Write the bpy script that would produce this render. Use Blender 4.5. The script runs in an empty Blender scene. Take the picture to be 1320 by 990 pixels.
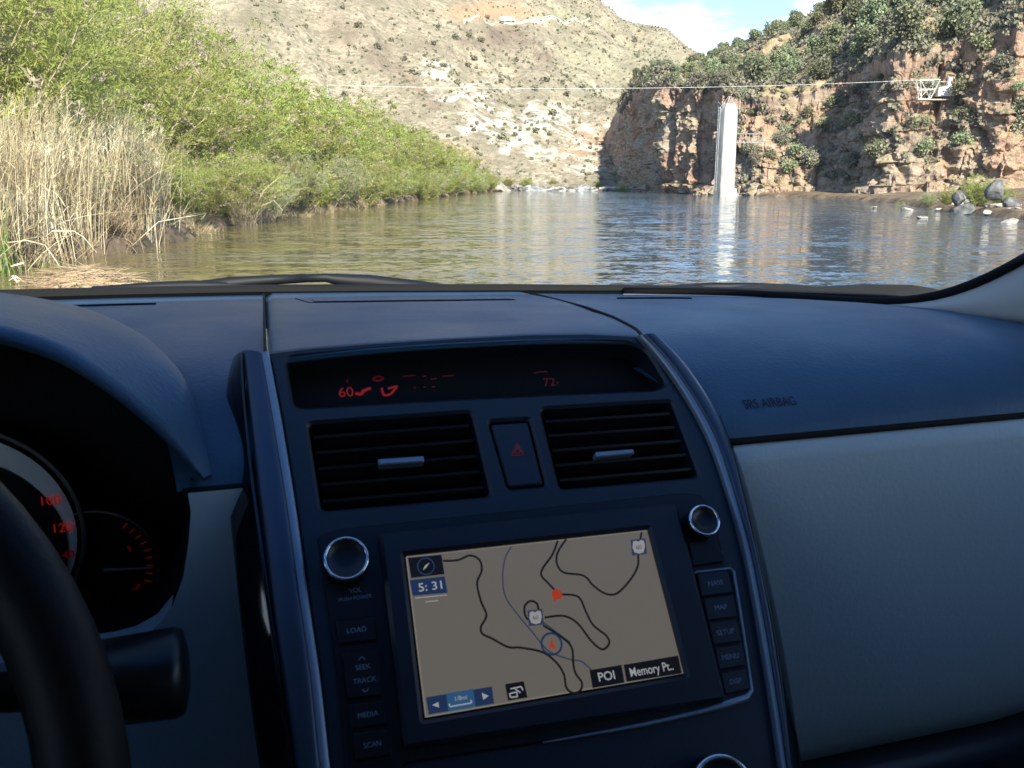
import bpy, bmesh, math, random
import numpy as np
from mathutils import Vector, Matrix
from mathutils.geometry import tessellate_polygon
random.seed(7); RNG = np.random.default_rng(7)
S = bpy.context.scene; COL = S.collection
rad = math.radians

# ------------------------------------------------------------------ camera, sky, sun, exposure
EYE = 1.8                                   # camera height above the river
PITCH = math.atan(260/1098.)
cam_d = bpy.data.cameras.new('camera'); cam = bpy.data.objects.new('camera', cam_d); COL.objects.link(cam)
cam.location = (0, 0, EYE); cam.rotation_euler = (math.pi/2 - PITCH, 0, 0)
cam_d.sensor_width = 36; cam_d.lens = 36*1098/1320.
cam_d.clip_start = 0.02; cam_d.clip_end = 6000
cam_d.dof.use_dof = True; cam_d.dof.focus_distance = 3.2; cam_d.dof.aperture_fstop = 36
S.camera = cam

SUN_EL, SUN_AZ = rad(34), rad(13)           # sun behind the camera, to its right
sun_dir = Vector((math.sin(SUN_AZ)*math.cos(SUN_EL), -math.cos(SUN_AZ)*math.cos(SUN_EL), math.sin(SUN_EL)))
sd = bpy.data.lights.new('sun', 'SUN'); sun = bpy.data.objects.new('sun', sd); COL.objects.link(sun)
sd.energy = 4.8; sd.angle = rad(0.6); sd.color = (1.0, 0.93, 0.80)
sun.rotation_euler = sun_dir.to_track_quat('Z', 'Y').to_euler()

W = bpy.data.worlds.new('World'); S.world = W; W.use_nodes = True
nt = W.node_tree; nt.nodes.clear()
def wn(t, **k):
    n = nt.nodes.new(t)
    for a, b in k.items(): setattr(n, a, b)
    return n
sky = wn('ShaderNodeTexSky'); sky.sky_type = 'NISHITA'; sky.sun_disc = False
sky.sun_elevation = SUN_EL; sky.sun_rotation = math.atan2(sun_dir.x, sun_dir.y); sky.air_density = 1.0; sky.dust_density = 0.5; sky.ozone_density = 4.0; sky.altitude = 900
tc = wn('ShaderNodeTexCoord'); mp = wn('ShaderNodeMapping'); mp.inputs['Scale'].default_value = (1, 1, 3.2)
nz = wn('ShaderNodeTexNoise'); nz.inputs['Scale'].default_value = 3.1; nz.inputs['Detail'].default_value = 7; nz.inputs['Roughness'].default_value = .55
rp = wn('ShaderNodeValToRGB'); rp.color_ramp.elements[0].position = .42; rp.color_ramp.elements[1].position = .66
mx = wn('ShaderNodeMix', data_type='RGBA'); mx.inputs[7].default_value = (13, 13.4, 14, 1)
bg = wn('ShaderNodeBackground'); bg.inputs['Strength'].default_value = 0.11
out = wn('ShaderNodeOutputWorld')
L = nt.links.new
L(tc.outputs['Generated'], mp.inputs[0]); L(mp.outputs[0], nz.inputs['Vector']); L(nz.outputs[0], rp.inputs[0])
sz = wn('ShaderNodeSeparateXYZ'); lo = wn('ShaderNodeMapRange'); lo.inputs['From Min'].default_value = .30; lo.inputs['From Max'].default_value = .12
ml = wn('ShaderNodeMath', operation='MULTIPLY'); L(tc.outputs['Generated'], sz.inputs[0]); L(sz.outputs[2], lo.inputs[0]); L(rp.outputs[0], ml.inputs[0]); L(lo.outputs[0], ml.inputs[1])
L(ml.outputs[0], mx.inputs[0]); L(sky.outputs[0], mx.inputs[6]); L(mx.outputs[2], bg.inputs[0]); L(bg.outputs[0], out.inputs[0])

S.view_settings.view_transform = 'Standard'; S.view_settings.look = 'None'
S.view_settings.exposure = 1.5; S.view_settings.gamma = 1; S.view_settings.use_curve_mapping = False
S.render.engine = 'CYCLES'
cy = S.cycles; cy.use_denoising = True; cy.max_bounces = 8; cy.diffuse_bounces = 4; cy.glossy_bounces = 3
cy.transparent_max_bounces = 12; cy.transmission_bounces = 4; cy.caustics_reflective = False; cy.caustics_refractive = False
cy.sample_clamp_indirect = 6

# ------------------------------------------------------------------ materials
def principled(name, col=(.5, .5, .5), rough=.6, metal=0., spec=.5, emit=None, es=1.):
    m = bpy.data.materials.new(name); m.use_nodes = True
    b = m.node_tree.nodes['Principled BSDF']
    b.inputs['Base Color'].default_value = (*col, 1); b.inputs['Roughness'].default_value = rough
    b.inputs['Metallic'].default_value = metal; b.inputs['Specular IOR Level'].default_value = spec
    if emit: b.inputs['Emission Color'].default_value = (*emit, 1); b.inputs['Emission Strength'].default_value = es
    return m
def node(m, t, ins=None, **k):
    n = m.node_tree.nodes.new(t)
    for a, b in k.items(): setattr(n, a, b)
    for a, b in (ins or {}).items(): n.inputs[a].default_value = b
    return n
def link(m, a, b): m.node_tree.links.new(a, b)
def bsdf(m): return m.node_tree.nodes['Principled BSDF']
def ramp(m, fac, stops):
    r = node(m, 'ShaderNodeValToRGB'); e = r.color_ramp.elements
    while len(e) < len(stops): e.new(.5)
    for i, (p, c) in enumerate(stops): e[i].position = p; e[i].color = (*c, 1)
    link(m, fac, r.inputs[0]); return r.outputs[0]
def noise(m, scale, detail=5, rough=.6, coord='Object', stretch=None, dist=0.):
    t = node(m, 'ShaderNodeTexCoord'); o = t.outputs[coord]
    if stretch:
        mpn = node(m, 'ShaderNodeMapping', {'Scale': stretch}); link(m, o, mpn.inputs[0]); o = mpn.outputs[0]
    n = node(m, 'ShaderNodeTexNoise', {'Scale': scale, 'Detail': detail, 'Roughness': rough, 'Distortion': dist}); link(m, o, n.inputs['Vector'])
    return n.outputs[0]
def mixc(m, fac, a, b, blend='MIX'):
    x = node(m, 'ShaderNodeMix', data_type='RGBA', blend_type=blend)
    for s, i in ((fac, 0), (a, 6), (b, 7)):
        if hasattr(s, 'links'): link(m, s, x.inputs[i])
        elif i == 0: x.inputs[0].default_value = s
        else: x.inputs[i].default_value = (*s, 1)
    return x.outputs[2]
def bump(m, h, strength=.5, dist=.02):
    b = node(m, 'ShaderNodeBump', {'Strength': strength, 'Distance': dist}); link(m, h, b.inputs['Height'])
    link(m, b.outputs[0], bsdf(m).inputs['Normal'])
def textured(name, stops, scale, rough=.9, bs=.4, bd=.05, detail=6, bscale=None, stretch=None, spec=.3, metal=0.):
    m = principled(name, rough=rough, spec=spec, metal=metal)
    link(m, ramp(m, noise(m, scale, detail, stretch=stretch), stops), bsdf(m).inputs['Base Color'])
    bump(m, noise(m, bscale or scale*3, detail), bs, bd); return m

def leaf_mat(name, stops, scale=1.2, trans=.35, vary=.12, tip=None):
    m = principled(name, rough=.65, spec=.25); b = bsdf(m)
    c = ramp(m, noise(m, scale, 3, .6), stops)
    oi = node(m, 'ShaderNodeObjectInfo'); hs = node(m, 'ShaderNodeHueSaturation')
    mr = node(m, 'ShaderNodeMapRange', {'To Min': 1-vary*1.6, 'To Max': 1+vary*1.6}); link(m, oi.outputs['Random'], mr.inputs[0]); link(m, mr.outputs[0], hs.inputs['Value'])
    mr2 = node(m, 'ShaderNodeMapRange', {'To Min': .5-vary*.18, 'To Max': .5+vary*.18}); link(m, oi.outputs['Random'], mr2.inputs[0]); link(m, mr2.outputs[0], hs.inputs['Hue'])
    link(m, c, hs.inputs['Color']); link(m, hs.outputs[0], b.inputs['Base Color'])
    tr = node(m, 'ShaderNodeBsdfTranslucent'); link(m, hs.outputs[0], tr.inputs[0])
    ms = node(m, 'ShaderNodeMixShader', {0: trans}); link(m, b.outputs[0], ms.inputs[1]); link(m, tr.outputs[0], ms.inputs[2])
    link(m, ms.outputs[0], m.node_tree.nodes['Material Output'].inputs[0]); return m

# ------------------------------------------------------------------ mesh helpers
def tag(o, label=None, cat=None, group=None, kind=None):
    if label: o['label'] = label
    if cat: o['category'] = cat
    if group: o['group'] = group
    if kind: o['kind'] = kind
    return o
def mesh_from(name, V, F, smooth=True):
    V = np.asarray(V, dtype=np.float32).reshape(-1, 3)
    me = bpy.data.meshes.new(name)
    if isinstance(F, np.ndarray):
        k = F.shape[1]; n = len(F)
        me.vertices.add(len(V)); me.vertices.foreach_set('co', V.ravel())
        me.loops.add(n*k); me.loops.foreach_set('vertex_index', F.astype(np.int32).ravel())
        me.polygons.add(n); me.polygons.foreach_set('loop_start', np.arange(0, n*k, k, dtype=np.int32))
        me.polygons.foreach_set('loop_total', np.full(n, k, dtype=np.int32)); me.update(calc_edges=True); me.validate()
    else:
        me.from_pydata([tuple(map(float, v)) for v in V], [], [tuple(map(int, f)) for f in F]); me.update()
    if smooth: me.polygons.foreach_set('use_smooth', [True]*len(me.polygons))
    return me
def link_obj(name, me, mat, parent=None):
    o = bpy.data.objects.new(name, me); COL.objects.link(o)
    if mat is not None and not me.materials:
        for x in (mat if isinstance(mat, (list, tuple)) else [mat]): me.materials.append(x)
    if parent: o.parent = parent
    return o
def mk(name, V, F, mat, parent=None, smooth=True): return link_obj(name, mesh_from(name, V, F, smooth), mat, parent)
def empty(name, loc=(0, 0, 0), rz=0):
    o = bpy.data.objects.new(name, None); COL.objects.link(o); o.location = loc; o.rotation_euler.z = rz; o.empty_display_size = .2; return o
def grid_faces(nu, nv, off=0, flip=False):
    i = np.arange(nu-1)[:, None]; j = np.arange(nv-1)[None, :]
    a = (i*nv+j).ravel()+off; F = np.stack([a, a+nv, a+nv+1, a+1], 1)
    return F[:, ::-1] if flip else F
class MB:
    def __init__(s): s.v = []; s.f = []
    def add(s, V, F):
        o = len(s.v); s.v += [tuple(map(float, p)) for p in V]; s.f += [tuple(int(i)+o for i in f) for f in F]; return s
    def box(s, c, d, R=None, taper=1.0):
        x, y, z = d[0]/2, d[1]/2, d[2]/2; P = []
        for sz in (-1, 1):
            t = taper if sz > 0 else 1
            for sx, sy in ((-1, -1), (1, -1), (1, 1), (-1, 1)):
                p = Vector((sx*x*t, sy*y*t, sz*z)); p = (R @ p) if R else p; P.append(p+Vector(c))
        return s.add(P, [(3, 2, 1, 0), (4, 5, 6, 7), (0, 1, 5, 4), (1, 2, 6, 5), (2, 3, 7, 6), (3, 0, 4, 7)])
    def tube(s, pts, r, n=8, caps=True, closed=False):
        pts = [Vector(p) for p in pts]; m = len(pts); rs = r if hasattr(r, '__len__') else [r]*m
        prev = None; V = []
        for i, p in enumerate(pts):
            if closed: t = pts[(i+1) % m]-pts[i-1]
            else: t = pts[min(i+1, m-1)]-pts[max(i-1, 0)]
            t.normalize()
            a = prev if prev is not None else (Vector((0, 0, 1)) if abs(t.z) < .9 else Vector((1, 0, 0)))
            a = (a - t*a.dot(t)).normalized(); prev = a; b = t.cross(a)
            for k in range(n):
                q = 2*math.pi*k/n; V.append(p+(a*math.cos(q)+b*math.sin(q))*rs[i])
        F = []
        for i in range(m if closed else m-1):
            for k in range(n):
                j = (i+1) % m; F.append((i*n+k, i*n+(k+1) % n, j*n+(k+1) % n, j*n+k))
        if caps and not closed: F += [tuple(range(n))[::-1], tuple((m-1)*n+k for k in range(n))]
        return s.add(V, F)
    def bar(s, a, b, w, n=4): return s.tube([a, b], w, n)
    def build(s, name, mat, parent=None, smooth=False): return mk(name, s.v, s.f, mat, parent, smooth)

# value-noise fbm (numpy)
_P = np.random.default_rng(3).random(4096)
def vnoise(x, y, z=0.):
    x, y, z = np.broadcast_arrays(np.asarray(x, float), np.asarray(y, float), np.asarray(z, float))
    xi, yi, zi = np.floor(x).astype(int), np.floor(y).astype(int), np.floor(z).astype(int)
    fx, fy, fz = x-xi, y-yi, z-zi; fx = fx*fx*(3-2*fx); fy = fy*fy*(3-2*fy); fz = fz*fz*(3-2*fz); r = 0
    for a in (0, 1):
        for b in (0, 1):
            for c in (0, 1):
                h = _P[((xi+a)*73+(yi+b)*1519+(zi+c)*3571) & 4095]
                r = r + h*(fx if a else 1-fx)*(fy if b else 1-fy)*(fz if c else 1-fz)
    return r*2-1
def fbm(x, y, z=0., o=4, g=.5):
    s = 0; a = 1; n = 0
    for k in range(o):
        s = s + a*vnoise(np.asarray(x)*2**k+17*k, np.asarray(y)*2**k-9*k, np.asarray(z)*2**k+5*k); n += a; a *= g
    return s/n
def smooth01(t): t = np.clip(t, 0, 1); return t*t*(3-2*t)

# ------------------------------------------------------------------ surveyed directions (reference size 1320 x 990) -> world
def W_at(px, Y): return Y*(px-660)/1128.         # lateral position of a bearing at distance Y near the horizon
def H_at(py, Y): return EYE+Y*(235-py)/1128.*1.0   # height of an elevation at distance Y

# ------------------------------------------------------------------ ground, water
XL = ([-80, 0, 18, 22, 33, 51, 75, 110, 156, 184, 210, 400], [-14, -11, -10.4, -9.9, -11.6, -11.7, -10.7, -8.7, -5.5, -2.4, 2, 10])
XR = ([-80, 0, 40, 58, 75, 97, 113, 150, 169, 200, 230, 400], [18, 20, 24, 28, 33, 36, 33, 27.5, 27, 27, 30, 40])
def xl(y): return np.interp(y, *XL)
def xr(y): return np.interp(y, *XR)
def ground_z(x, y):
    x = np.asarray(x, float); y = np.asarray(y, float)
    wob = .5*vnoise(x*.1+3, y*.35)+.25*vnoise(x*.4, y*1.1+7)
    dl = xl(y)+wob-x; dr = x-xr(y)-wob
    z = -0.9+np.zeros_like(x)
    zl = .45+np.clip(dl, 0, 60)*.07+.25*fbm(x*.4, y*.4)
    z = z+(zl+.9)*smooth01(dl/1.1+.5)
    zr = .35+np.clip(dr, 0, 60)*.05+.2*fbm(x*.4, y*.4)
    z = z+(zr+.9)*smooth01(dr/2.0+.5)*(dr > -1.2)
    far = smooth01((y-184)/8.); z = np.maximum(z, -0.9+far*(1.15+.25*fbm(x*.3, y*.3))+np.clip(y-195, 0, 400)*.012)
    near = 1-smooth01((y-3.3)/4.); z = np.maximum(z, -0.9+near*(1.25))
    return z
def terrain(name, xs, ys, mat, fn=ground_z):
    X, Y = np.meshgrid(xs, ys, indexing='ij'); Z = fn(X, Y)
    return mk(name, np.stack([X, Y, Z], -1).reshape(-1, 3), grid_faces(len(xs), len(ys)), mat)
m_soil = textured('bank_soil', [(.3, (.06, .042, .026)), (.5, (.14, .10, .06)), (.7, (.26, .19, .12))], .9, .95, .8, .12)
xs = np.concatenate([np.linspace(-3000, -90, 8), np.linspace(-80, -22, 30), np.linspace(-21, 0, 90), np.linspace(1, 18, 20), np.linspace(18.5, 45, 80), np.linspace(47, 100, 20), np.linspace(120, 3000, 8)])
ys = np.concatenate([np.linspace(-3000, -40, 8), np.linspace(-30, 0, 15), np.linspace(.5, 60, 170), np.linspace(61, 215, 150), np.linspace(220, 400, 20), np.linspace(450, 5000, 8)])
tag(terrain('ground', xs, ys, m_soil), kind='structure')

m_water = principled('river_water', (.045, .042, .022), .045, spec=.5); b = bsdf(m_water); b.inputs['IOR'].default_value = 1.33
def vmath(m, op, a, b):
    n = node(m, 'ShaderNodeMath', operation=op)
    for i, s in enumerate((a, b)):
        if hasattr(s, 'links'): link(m, s, n.inputs[i])
        else: n.inputs[i].default_value = s
    return n.outputs[0]
def vecm(m, op, a, b=None, scale=None):
    n = node(m, 'ShaderNodeVectorMath', operation=op); link(m, a, n.inputs[0])
    if b is not None:
        if hasattr(b, 'links'): link(m, b, n.inputs[1])
        else: n.inputs[1].default_value = b
    if scale is not None:
        if hasattr(scale, 'links'): link(m, scale, n.inputs['Scale'])
        else: n.inputs['Scale'].default_value = scale
    return n.outputs[0]
def ncol(m, scale, detail, stretch):
    t = node(m, 'ShaderNodeTexCoord'); q = node(m, 'ShaderNodeMapping', {'Scale': stretch}); link(m, t.outputs['Object'], q.inputs[0])
    n = node(m, 'ShaderNodeTexNoise', {'Scale': scale, 'Detail': detail, 'Roughness': .6}); link(m, q.outputs[0], n.inputs['Vector']); return vecm(m, 'SUBTRACT', n.outputs['Color'], (.5, .5, .5))
patch = noise(m_water, .06, 4, .55, stretch=(.45, 1.9, 1))
mr = node(m_water, 'ShaderNodeMapRange', {'From Min': .40, 'From Max': .58, 'To Min': .75, 'To Max': 2.0}); link(m_water, patch, mr.inputs[0])
w1 = vecm(m_water, 'SCALE', ncol(m_water, 3.4, 3, (1, 1.8, 1)), scale=.55); w2 = vecm(m_water, 'SCALE', ncol(m_water, .8, 3, (1, 2.2, 1)), scale=.42); w3 = vecm(m_water, 'SCALE', ncol(m_water, 11, 2, (1, 1.4, 1)), scale=.22)
tcw = node(m_water, 'ShaderNodeTexCoord'); spw = node(m_water, 'ShaderNodeSeparateXYZ'); link(m_water, tcw.outputs['Object'], spw.inputs[0])
sky_tint = node(m_water, 'ShaderNodeMapRange', {'From Min': -9., 'From Max': 9., 'To Min': -.15, 'To Max': 1.1}); link(m_water, spw.outputs[0], sky_tint.inputs[0])
dn2 = vmath(m_water, 'ADD', sky_tint.outputs[0], vmath(m_water, 'MULTIPLY', vmath(m_water, 'SUBTRACT', noise(m_water, .07, 4, .6, stretch=(.5, 2.4, 1)), .5), 3.2)); dn2.node.use_clamp = True
link(m_water, mixc(m_water, dn2, (.115, .095, .038), (.060, .088, .115)), b.inputs['Base Color'])  # olive shallows; the blue is sky reflection painted into the base colour
ws = vecm(m_water, 'SCALE', vecm(m_water, 'ADD', vecm(m_water, 'ADD', w1, w2), w3), scale=mr.outputs[0])
ws = vecm(m_water, 'NORMALIZE', vecm(m_water, 'ADD', vecm(m_water, 'MULTIPLY', ws, (.6, 1.0, 0.)), (0, 0, 1.))); link(m_water, ws, b.inputs['Normal'])
xs = np.array([-60, -20, 20, 60.]); ys = np.array([-200, 0, 60, 120, 187.])
wat = terrain('water', xs, ys, m_water, lambda x, y: 0*x); tag(wat, kind='structure')

# ------------------------------------------------------------------ far hill
HPX = [100, 300, 450, 600, 690, 735, 765, 795, 815, 850, 880, 950, 1050]
HPY = [-560, -330, -190, -90, -30, 0, 16, 38, 44, 50, 73, 108, 140]
D0, D1 = 205., 520.
def hill_z(px, D):
    D = np.asarray(D, float); t = np.clip((D-D0)/(D1-D0), 0, 1.3)
    zr = EYE+D1*(235-np.interp(px, HPX, HPY))/1128.
    prof = np.interp(t, [0, .05, .3, .6, .8, 1, 1.3], [0.0, .045, .26, .575, .80, 1.0, .85])
    X = W_at(px, D)
    gully = fbm(X*.012+3, D*.006, 0, 3)*8+(1-2*np.abs(fbm(X*.035+D*.012, D*.012+5, 0, 4)))*4.5+fbm(X*.09, D*.06+5, 0, 4)*2.6+fbm(X*.2, D*.2, 1, 3)*.7
    edge = smooth01(t*5)*(1-.75*smooth01((t-.9)*9)*(t < 1.05))
    return .6+prof*zr+gully*edge*(.35+.65*1.)
pxs = np.linspace(100, 1050, 420); Ds = np.linspace(D0-8, D1*1.18, 260)
PX, DD = np.meshgrid(pxs, Ds, indexing='ij'); HX = W_at(PX, DD); HZ = hill_z(PX, DD)
HZ = np.where(DD < D0, HZ-2, HZ)
def elev_px(z, D): return 235-(z-EYE)*1128./D
PY = elev_px(HZ, DD)
m_hill = principled('hill_soil', rough=.95, spec=.15)
o_hill = mk('hill', np.stack([HX, DD, HZ], -1).reshape(-1, 3), grid_faces(len(pxs), len(Ds)), m_hill); tag(o_hill, kind='structure')
def blob(x, y, cx, cy, rx, ry, n=1.0): return np.clip(1.3-np.sqrt(((x-cx)/rx)**2+((y-cy)/ry)**2)+n*fbm(x*.05, y*.09, 2, 4), 0, 1)
def seg_blob(x, y, x0, y0, x1, y1, r, n=.9):
    t = np.clip(((x-x0)*(x1-x0)+(y-y0)*(y1-y0))/((x1-x0)**2+(y1-y0)**2), 0, 1)
    d = np.hypot(x-x0-t*(x1-x0), y-y0-t*(y1-y0)); return np.clip(1.2-d/r+n*fbm(x*.06, y*.12, 4, 4), 0, 1)
white = np.maximum.reduce([seg_blob(PX, PY, 562, 103, 650, 150, 15, 2.2), seg_blob(PX, PY, 620, 150, 760, 190, 26, 2.4), seg_blob(PX, PY, 640, 170, 720, 205, 20, 2.2)])
red = np.maximum.reduce([blob(PX, PY, 640, 30, 60, 11, .5), blob(PX, PY, 780, 195, 60, 22), blob(PX, PY, 560, 200, 60, 20)*.4])
dark = np.maximum.reduce([blob(PX, PY, 650, 62, 40, 14, .9)*.85, seg_blob(PX, PY, 430, 40, 560, 130, 18)*.5, seg_blob(PX, PY, 660, 60, 700, 85, 12)*.7])
green = np.maximum(blob(PX, PY, 725, 34, 38, 11, .4), blob(PX, PY, 790, 90, 80, 40)*.55)
ca = o_hill.data.color_attributes.new('rock_type', 'FLOAT_COLOR', 'POINT')
ca.data.foreach_set('color', np.stack([white, red, dark, green], -1).astype(np.float32).ravel())
at = node(m_hill, 'ShaderNodeAttribute', attribute_name='rock_type'); sp = node(m_hill, 'ShaderNodeSeparateColor'); link(m_hill, at.outputs['Color'], sp.inputs[0])
base = ramp(m_hill, noise(m_hill, .06, 8, .68), [(.3, (.17, .14, .105)), (.45, (.28, .235, .17)), (.55, (.35, .295, .215)), (.72, (.43, .36, .265))])
speck = ramp(m_hill, noise(m_hill, .55, 4, .75), [(.42, (.1, .1, .1)), (.55, (1, 1, 1))])
base = mixc(m_hill, vmath(m_hill, 'SUBTRACT', 1, speck), base, (.185, .17, .115))
base = mixc(m_hill, vmath(m_hill, 'MULTIPLY', sp.outputs[2], .7), base, (.15, .10, .08))
base = mixc(m_hill, vmath(m_hill, 'MULTIPLY', sp.outputs[1], .6), base, (.5, .27, .15))
base = mixc(m_hill, vmath(m_hill, 'MULTIPLY', at.outputs['Alpha'], .5), base, (.27, .27, .17))
wn2 = ramp(m_hill, noise(m_hill, .22, 5, .7), [(.44, (0, 0, 0)), (.56, (.95, .95, .95))])
base = mixc(m_hill, vmath(m_hill, 'MULTIPLY', sp.outputs[0], wn2), base, (.56, .52, .44))
link(m_hill, base, bsdf(m_hill).inputs['Base Color']); bump(m_hill, noise(m_hill, .5, 8, .7), 1., 1.2)

# scrub on the far hill -----------------------------------------------------------
def leaf_quads(C, size, rng, flat=.0, aspect=1.0, up=.3):
    """small randomly turned leaf-clump quads around centres C"""
    n = len(C); a = rng.normal(size=(n, 3)); a[:, 2] *= (1-flat); a[:, 2] += up
    a /= np.linalg.norm(a, axis=1)[:, None]+1e-9
    b = rng.normal(size=(n, 3)); b -= a*(a*b).sum(1)[:, None]; b /= np.linalg.norm(b, axis=1)[:, None]+1e-9
    s = (size*(.6+.8*rng.random(n)))[:, None] if np.ndim(size) == 0 else (size*(.6+.8*rng.random(n)))[:, None]
    A = a*s*aspect; B = b*s
    V = np.stack([C-A-B*.5, C+B-A*.2, C+A+B*.3, C-B*.9+A*.3], 1).reshape(-1, 3)
    return V, np.arange(4*n).reshape(n, 4)
def shrub_cloud(n, r, h, rng, lobes=5, size=.16, hollow=.55):
    ang = rng.random(lobes)*6.28; lc = np.stack([np.cos(ang)*r*.45*rng.random(lobes)**.5, np.sin(ang)*r*.45*rng.random(lobes)**.5, h*(.35+.35*rng.random(lobes))], 1)
    lr = r*(.45+.3*rng.random(lobes)); k = rng.integers(0, lobes, n)
    d = rng.normal(size=(n, 3)); d /= np.linalg.norm(d, axis=1)[:, None]; q = (hollow+(1-hollow)*rng.random(n))*(.8+.35*rng.random(n))
    C = lc[k]+d*(lr[k]*q)[:, None]*np.array([1, 1, h/r*.5/.6]); C[:, 2] = np.abs(C[:, 2])*1.0
    return leaf_quads(C, size, rng)
scrub_m = leaf_mat('hill_scrub_leaves', [(.3, (.16, .15, .10)), (.6, (.23, .215, .15)), (.8, (.29, .265, .19))], .3, .1)
def hill_point(px, D):
    return np.array([W_at(px, D), D, float(hill_z(px, D))])
# stuff: the countless low scrub
rng = np.random.default_rng(11); Vs = []; Fs = []; off = 0
protoV, protoF = shrub_cloud(26, .8, .9, rng, 3, .34)
N = 15000
pp_ = rng.uniform(330, 1000, N); dd_ = D0+3+(D1-D0)*rng.random(N)**.9
dens = fbm(pp_*.02, dd_*.02, 3, 3); keep = (dens+rng.normal(size=N)*.35) > -.15
for px_, D_, s_ in zip(pp_[keep], dd_[keep], (.22+.75*rng.random(N)**3)[keep]):
    a = rng.random()*6.28; c, s = math.cos(a), math.sin(a)
    R = np.array([[c, -s, 0], [s, c, 0], [0, 0, 1.]]); Vs.append((protoV*s_)@R.T+hill_point(px_, D_)); Fs.append(protoF+off); off += len(protoV)
tag(mk('scrub', np.concatenate(Vs), np.concatenate(Fs), scrub_m), 'countless low dry scrub scattered over the far tan hillside', 'scrub', kind='stuff')
bushes = []
for k in range(4):
    V, F = shrub_cloud(150, 1.3, 1.7, rng, 6, .30); bushes.append(mesh_from('scrub_bush', V, F)); bushes[-1].materials.append(scrub_m)
n = 0
while n < 90:
    px_ = rng.uniform(380, 880); D_ = rng.uniform(225, 500); p = hill_point(px_, D_); py_ = elev_px(p[2], D_)
    if py_ < 3: continue
    o = bpy.data.objects.new('hill_bush', bushes[n % 4]); COL.objects.link(o); o.location = p; s = rng.uniform(.5, 1.25); o.scale = (s, s, s*.85); o.rotation_euler.z = rng.random()*6
    lab = ('dark round bush on the far tan hillside above the road line' if py_ < 45 else
           'dark round bush dotting the far tan hillside below the road line' if py_ < 150 else 'dark round bush low on the far slope near the pale rock')
    tag(o, lab, 'bush', lab.replace('dark round bush', 'dark round bushes')); n += 1
# road bench and the pale vehicle on it
rd = []; 
rx = np.linspace(600, 790, 80)
def D_for(px, py):
    Dq = np.linspace(D0+20, D1, 500); return float(Dq[np.argmin(np.abs(elev_px(hill_z(px, Dq), Dq)-py))])
rD = np.array([D_for(x, np.interp(x, [600, 660, 800], [42, 43, 41])) for x in rx])
for _ in range(40): rD[1:-1] = (rD[:-2]+2*rD[1:-1]+rD[2:])/4
def DR(px): return float(np.interp(px, rx, rD))
V = []
for x in rx:
    a_ = DR(x); za = float(hill_z(x, a_))+.5
    V += [(W_at(x, a_-1.2), a_-1.2, za-1.3), (W_at(x, a_-1.1), a_-1.1, za-.1), (W_at(x, a_+3), a_+3, za+.3)]
F = grid_faces(len(rx), 3)
tag(mk('road', V, F, principled('road_dust', (.36, .31, .24), .9)), kind='structure')
m_white = principled('white_paint', (.8, .8, .78), .4); m_dkglass = principled('dark_glass', (.02, .02, .025), .1); m_tyre = principled('tyre_rubber', (.02, .02, .02), .9)
m_steelw = textured('painted_steel', [(.35, (.45, .44, .42)), (.6, (.72, .71, .68))], 4, .5, .1, .01)
def rail(name, px0, px1, label):
    Pw = [np.array([W_at(x, DR(x)-1.3), DR(x)-1.3, float(hill_z(x, DR(x)))+1.0]) for x in np.linspace(px0, px1, 14)]
    root = empty(name, Pw[7]-np.array([0, 0, 1])); pts = [p-np.array(root.location) for p in Pw]; V = []
    for p in pts: V += [p+np.array([0, 0, -.14]), p+np.array([0, 0, .14]), p+np.array([0, .06, .14]), p+np.array([0, .06, -.14])]
    F = [(4*i+k, 4*i+4+k, 4*i+4+(k+1) % 4, 4*i+(k+1) % 4) for i in range(13) for k in range(4)]
    MB().add(V, F).build('rail', m_steelw, root)
    for p in pts[::2]: MB().box(p-np.array([0, -.12, .5]), (.15, .1, 1.0)).build('post', m_steelw, root)
    tag(root, label, 'guardrail')
rail('guardrail', 684, 742, 'pale guardrail along the road cut across the far hill')
vr = empty('parked_truck', hill_point(655, DR(655)+.5)+np.array([0, 0, .5])); 
MB().box((-1.2, 0, 1.7), (5.6, 2.2, 2.3), taper=.97).build('cargo_box', m_white, vr)
MB().box((2.6, 0, 1.25), (1.9, 2.1, 1.5), taper=.85).build('cab', m_white, vr)
MB().box((3.0, -1.0, 1.6), (.8, .12, .5)).build('window', m_dkglass, vr)
for wx in (-2.6, 2.6):
    for wy in (-1., 1.): MB().tube([(wx, wy-.12, .42), (wx, wy+.12, .42)], .42, 12).build('wheel', m_tyre, vr)
vr.scale = (.8, .8, .6)
tag(vr, 'small white truck parked beside the road on the far hill', 'truck')

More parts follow.
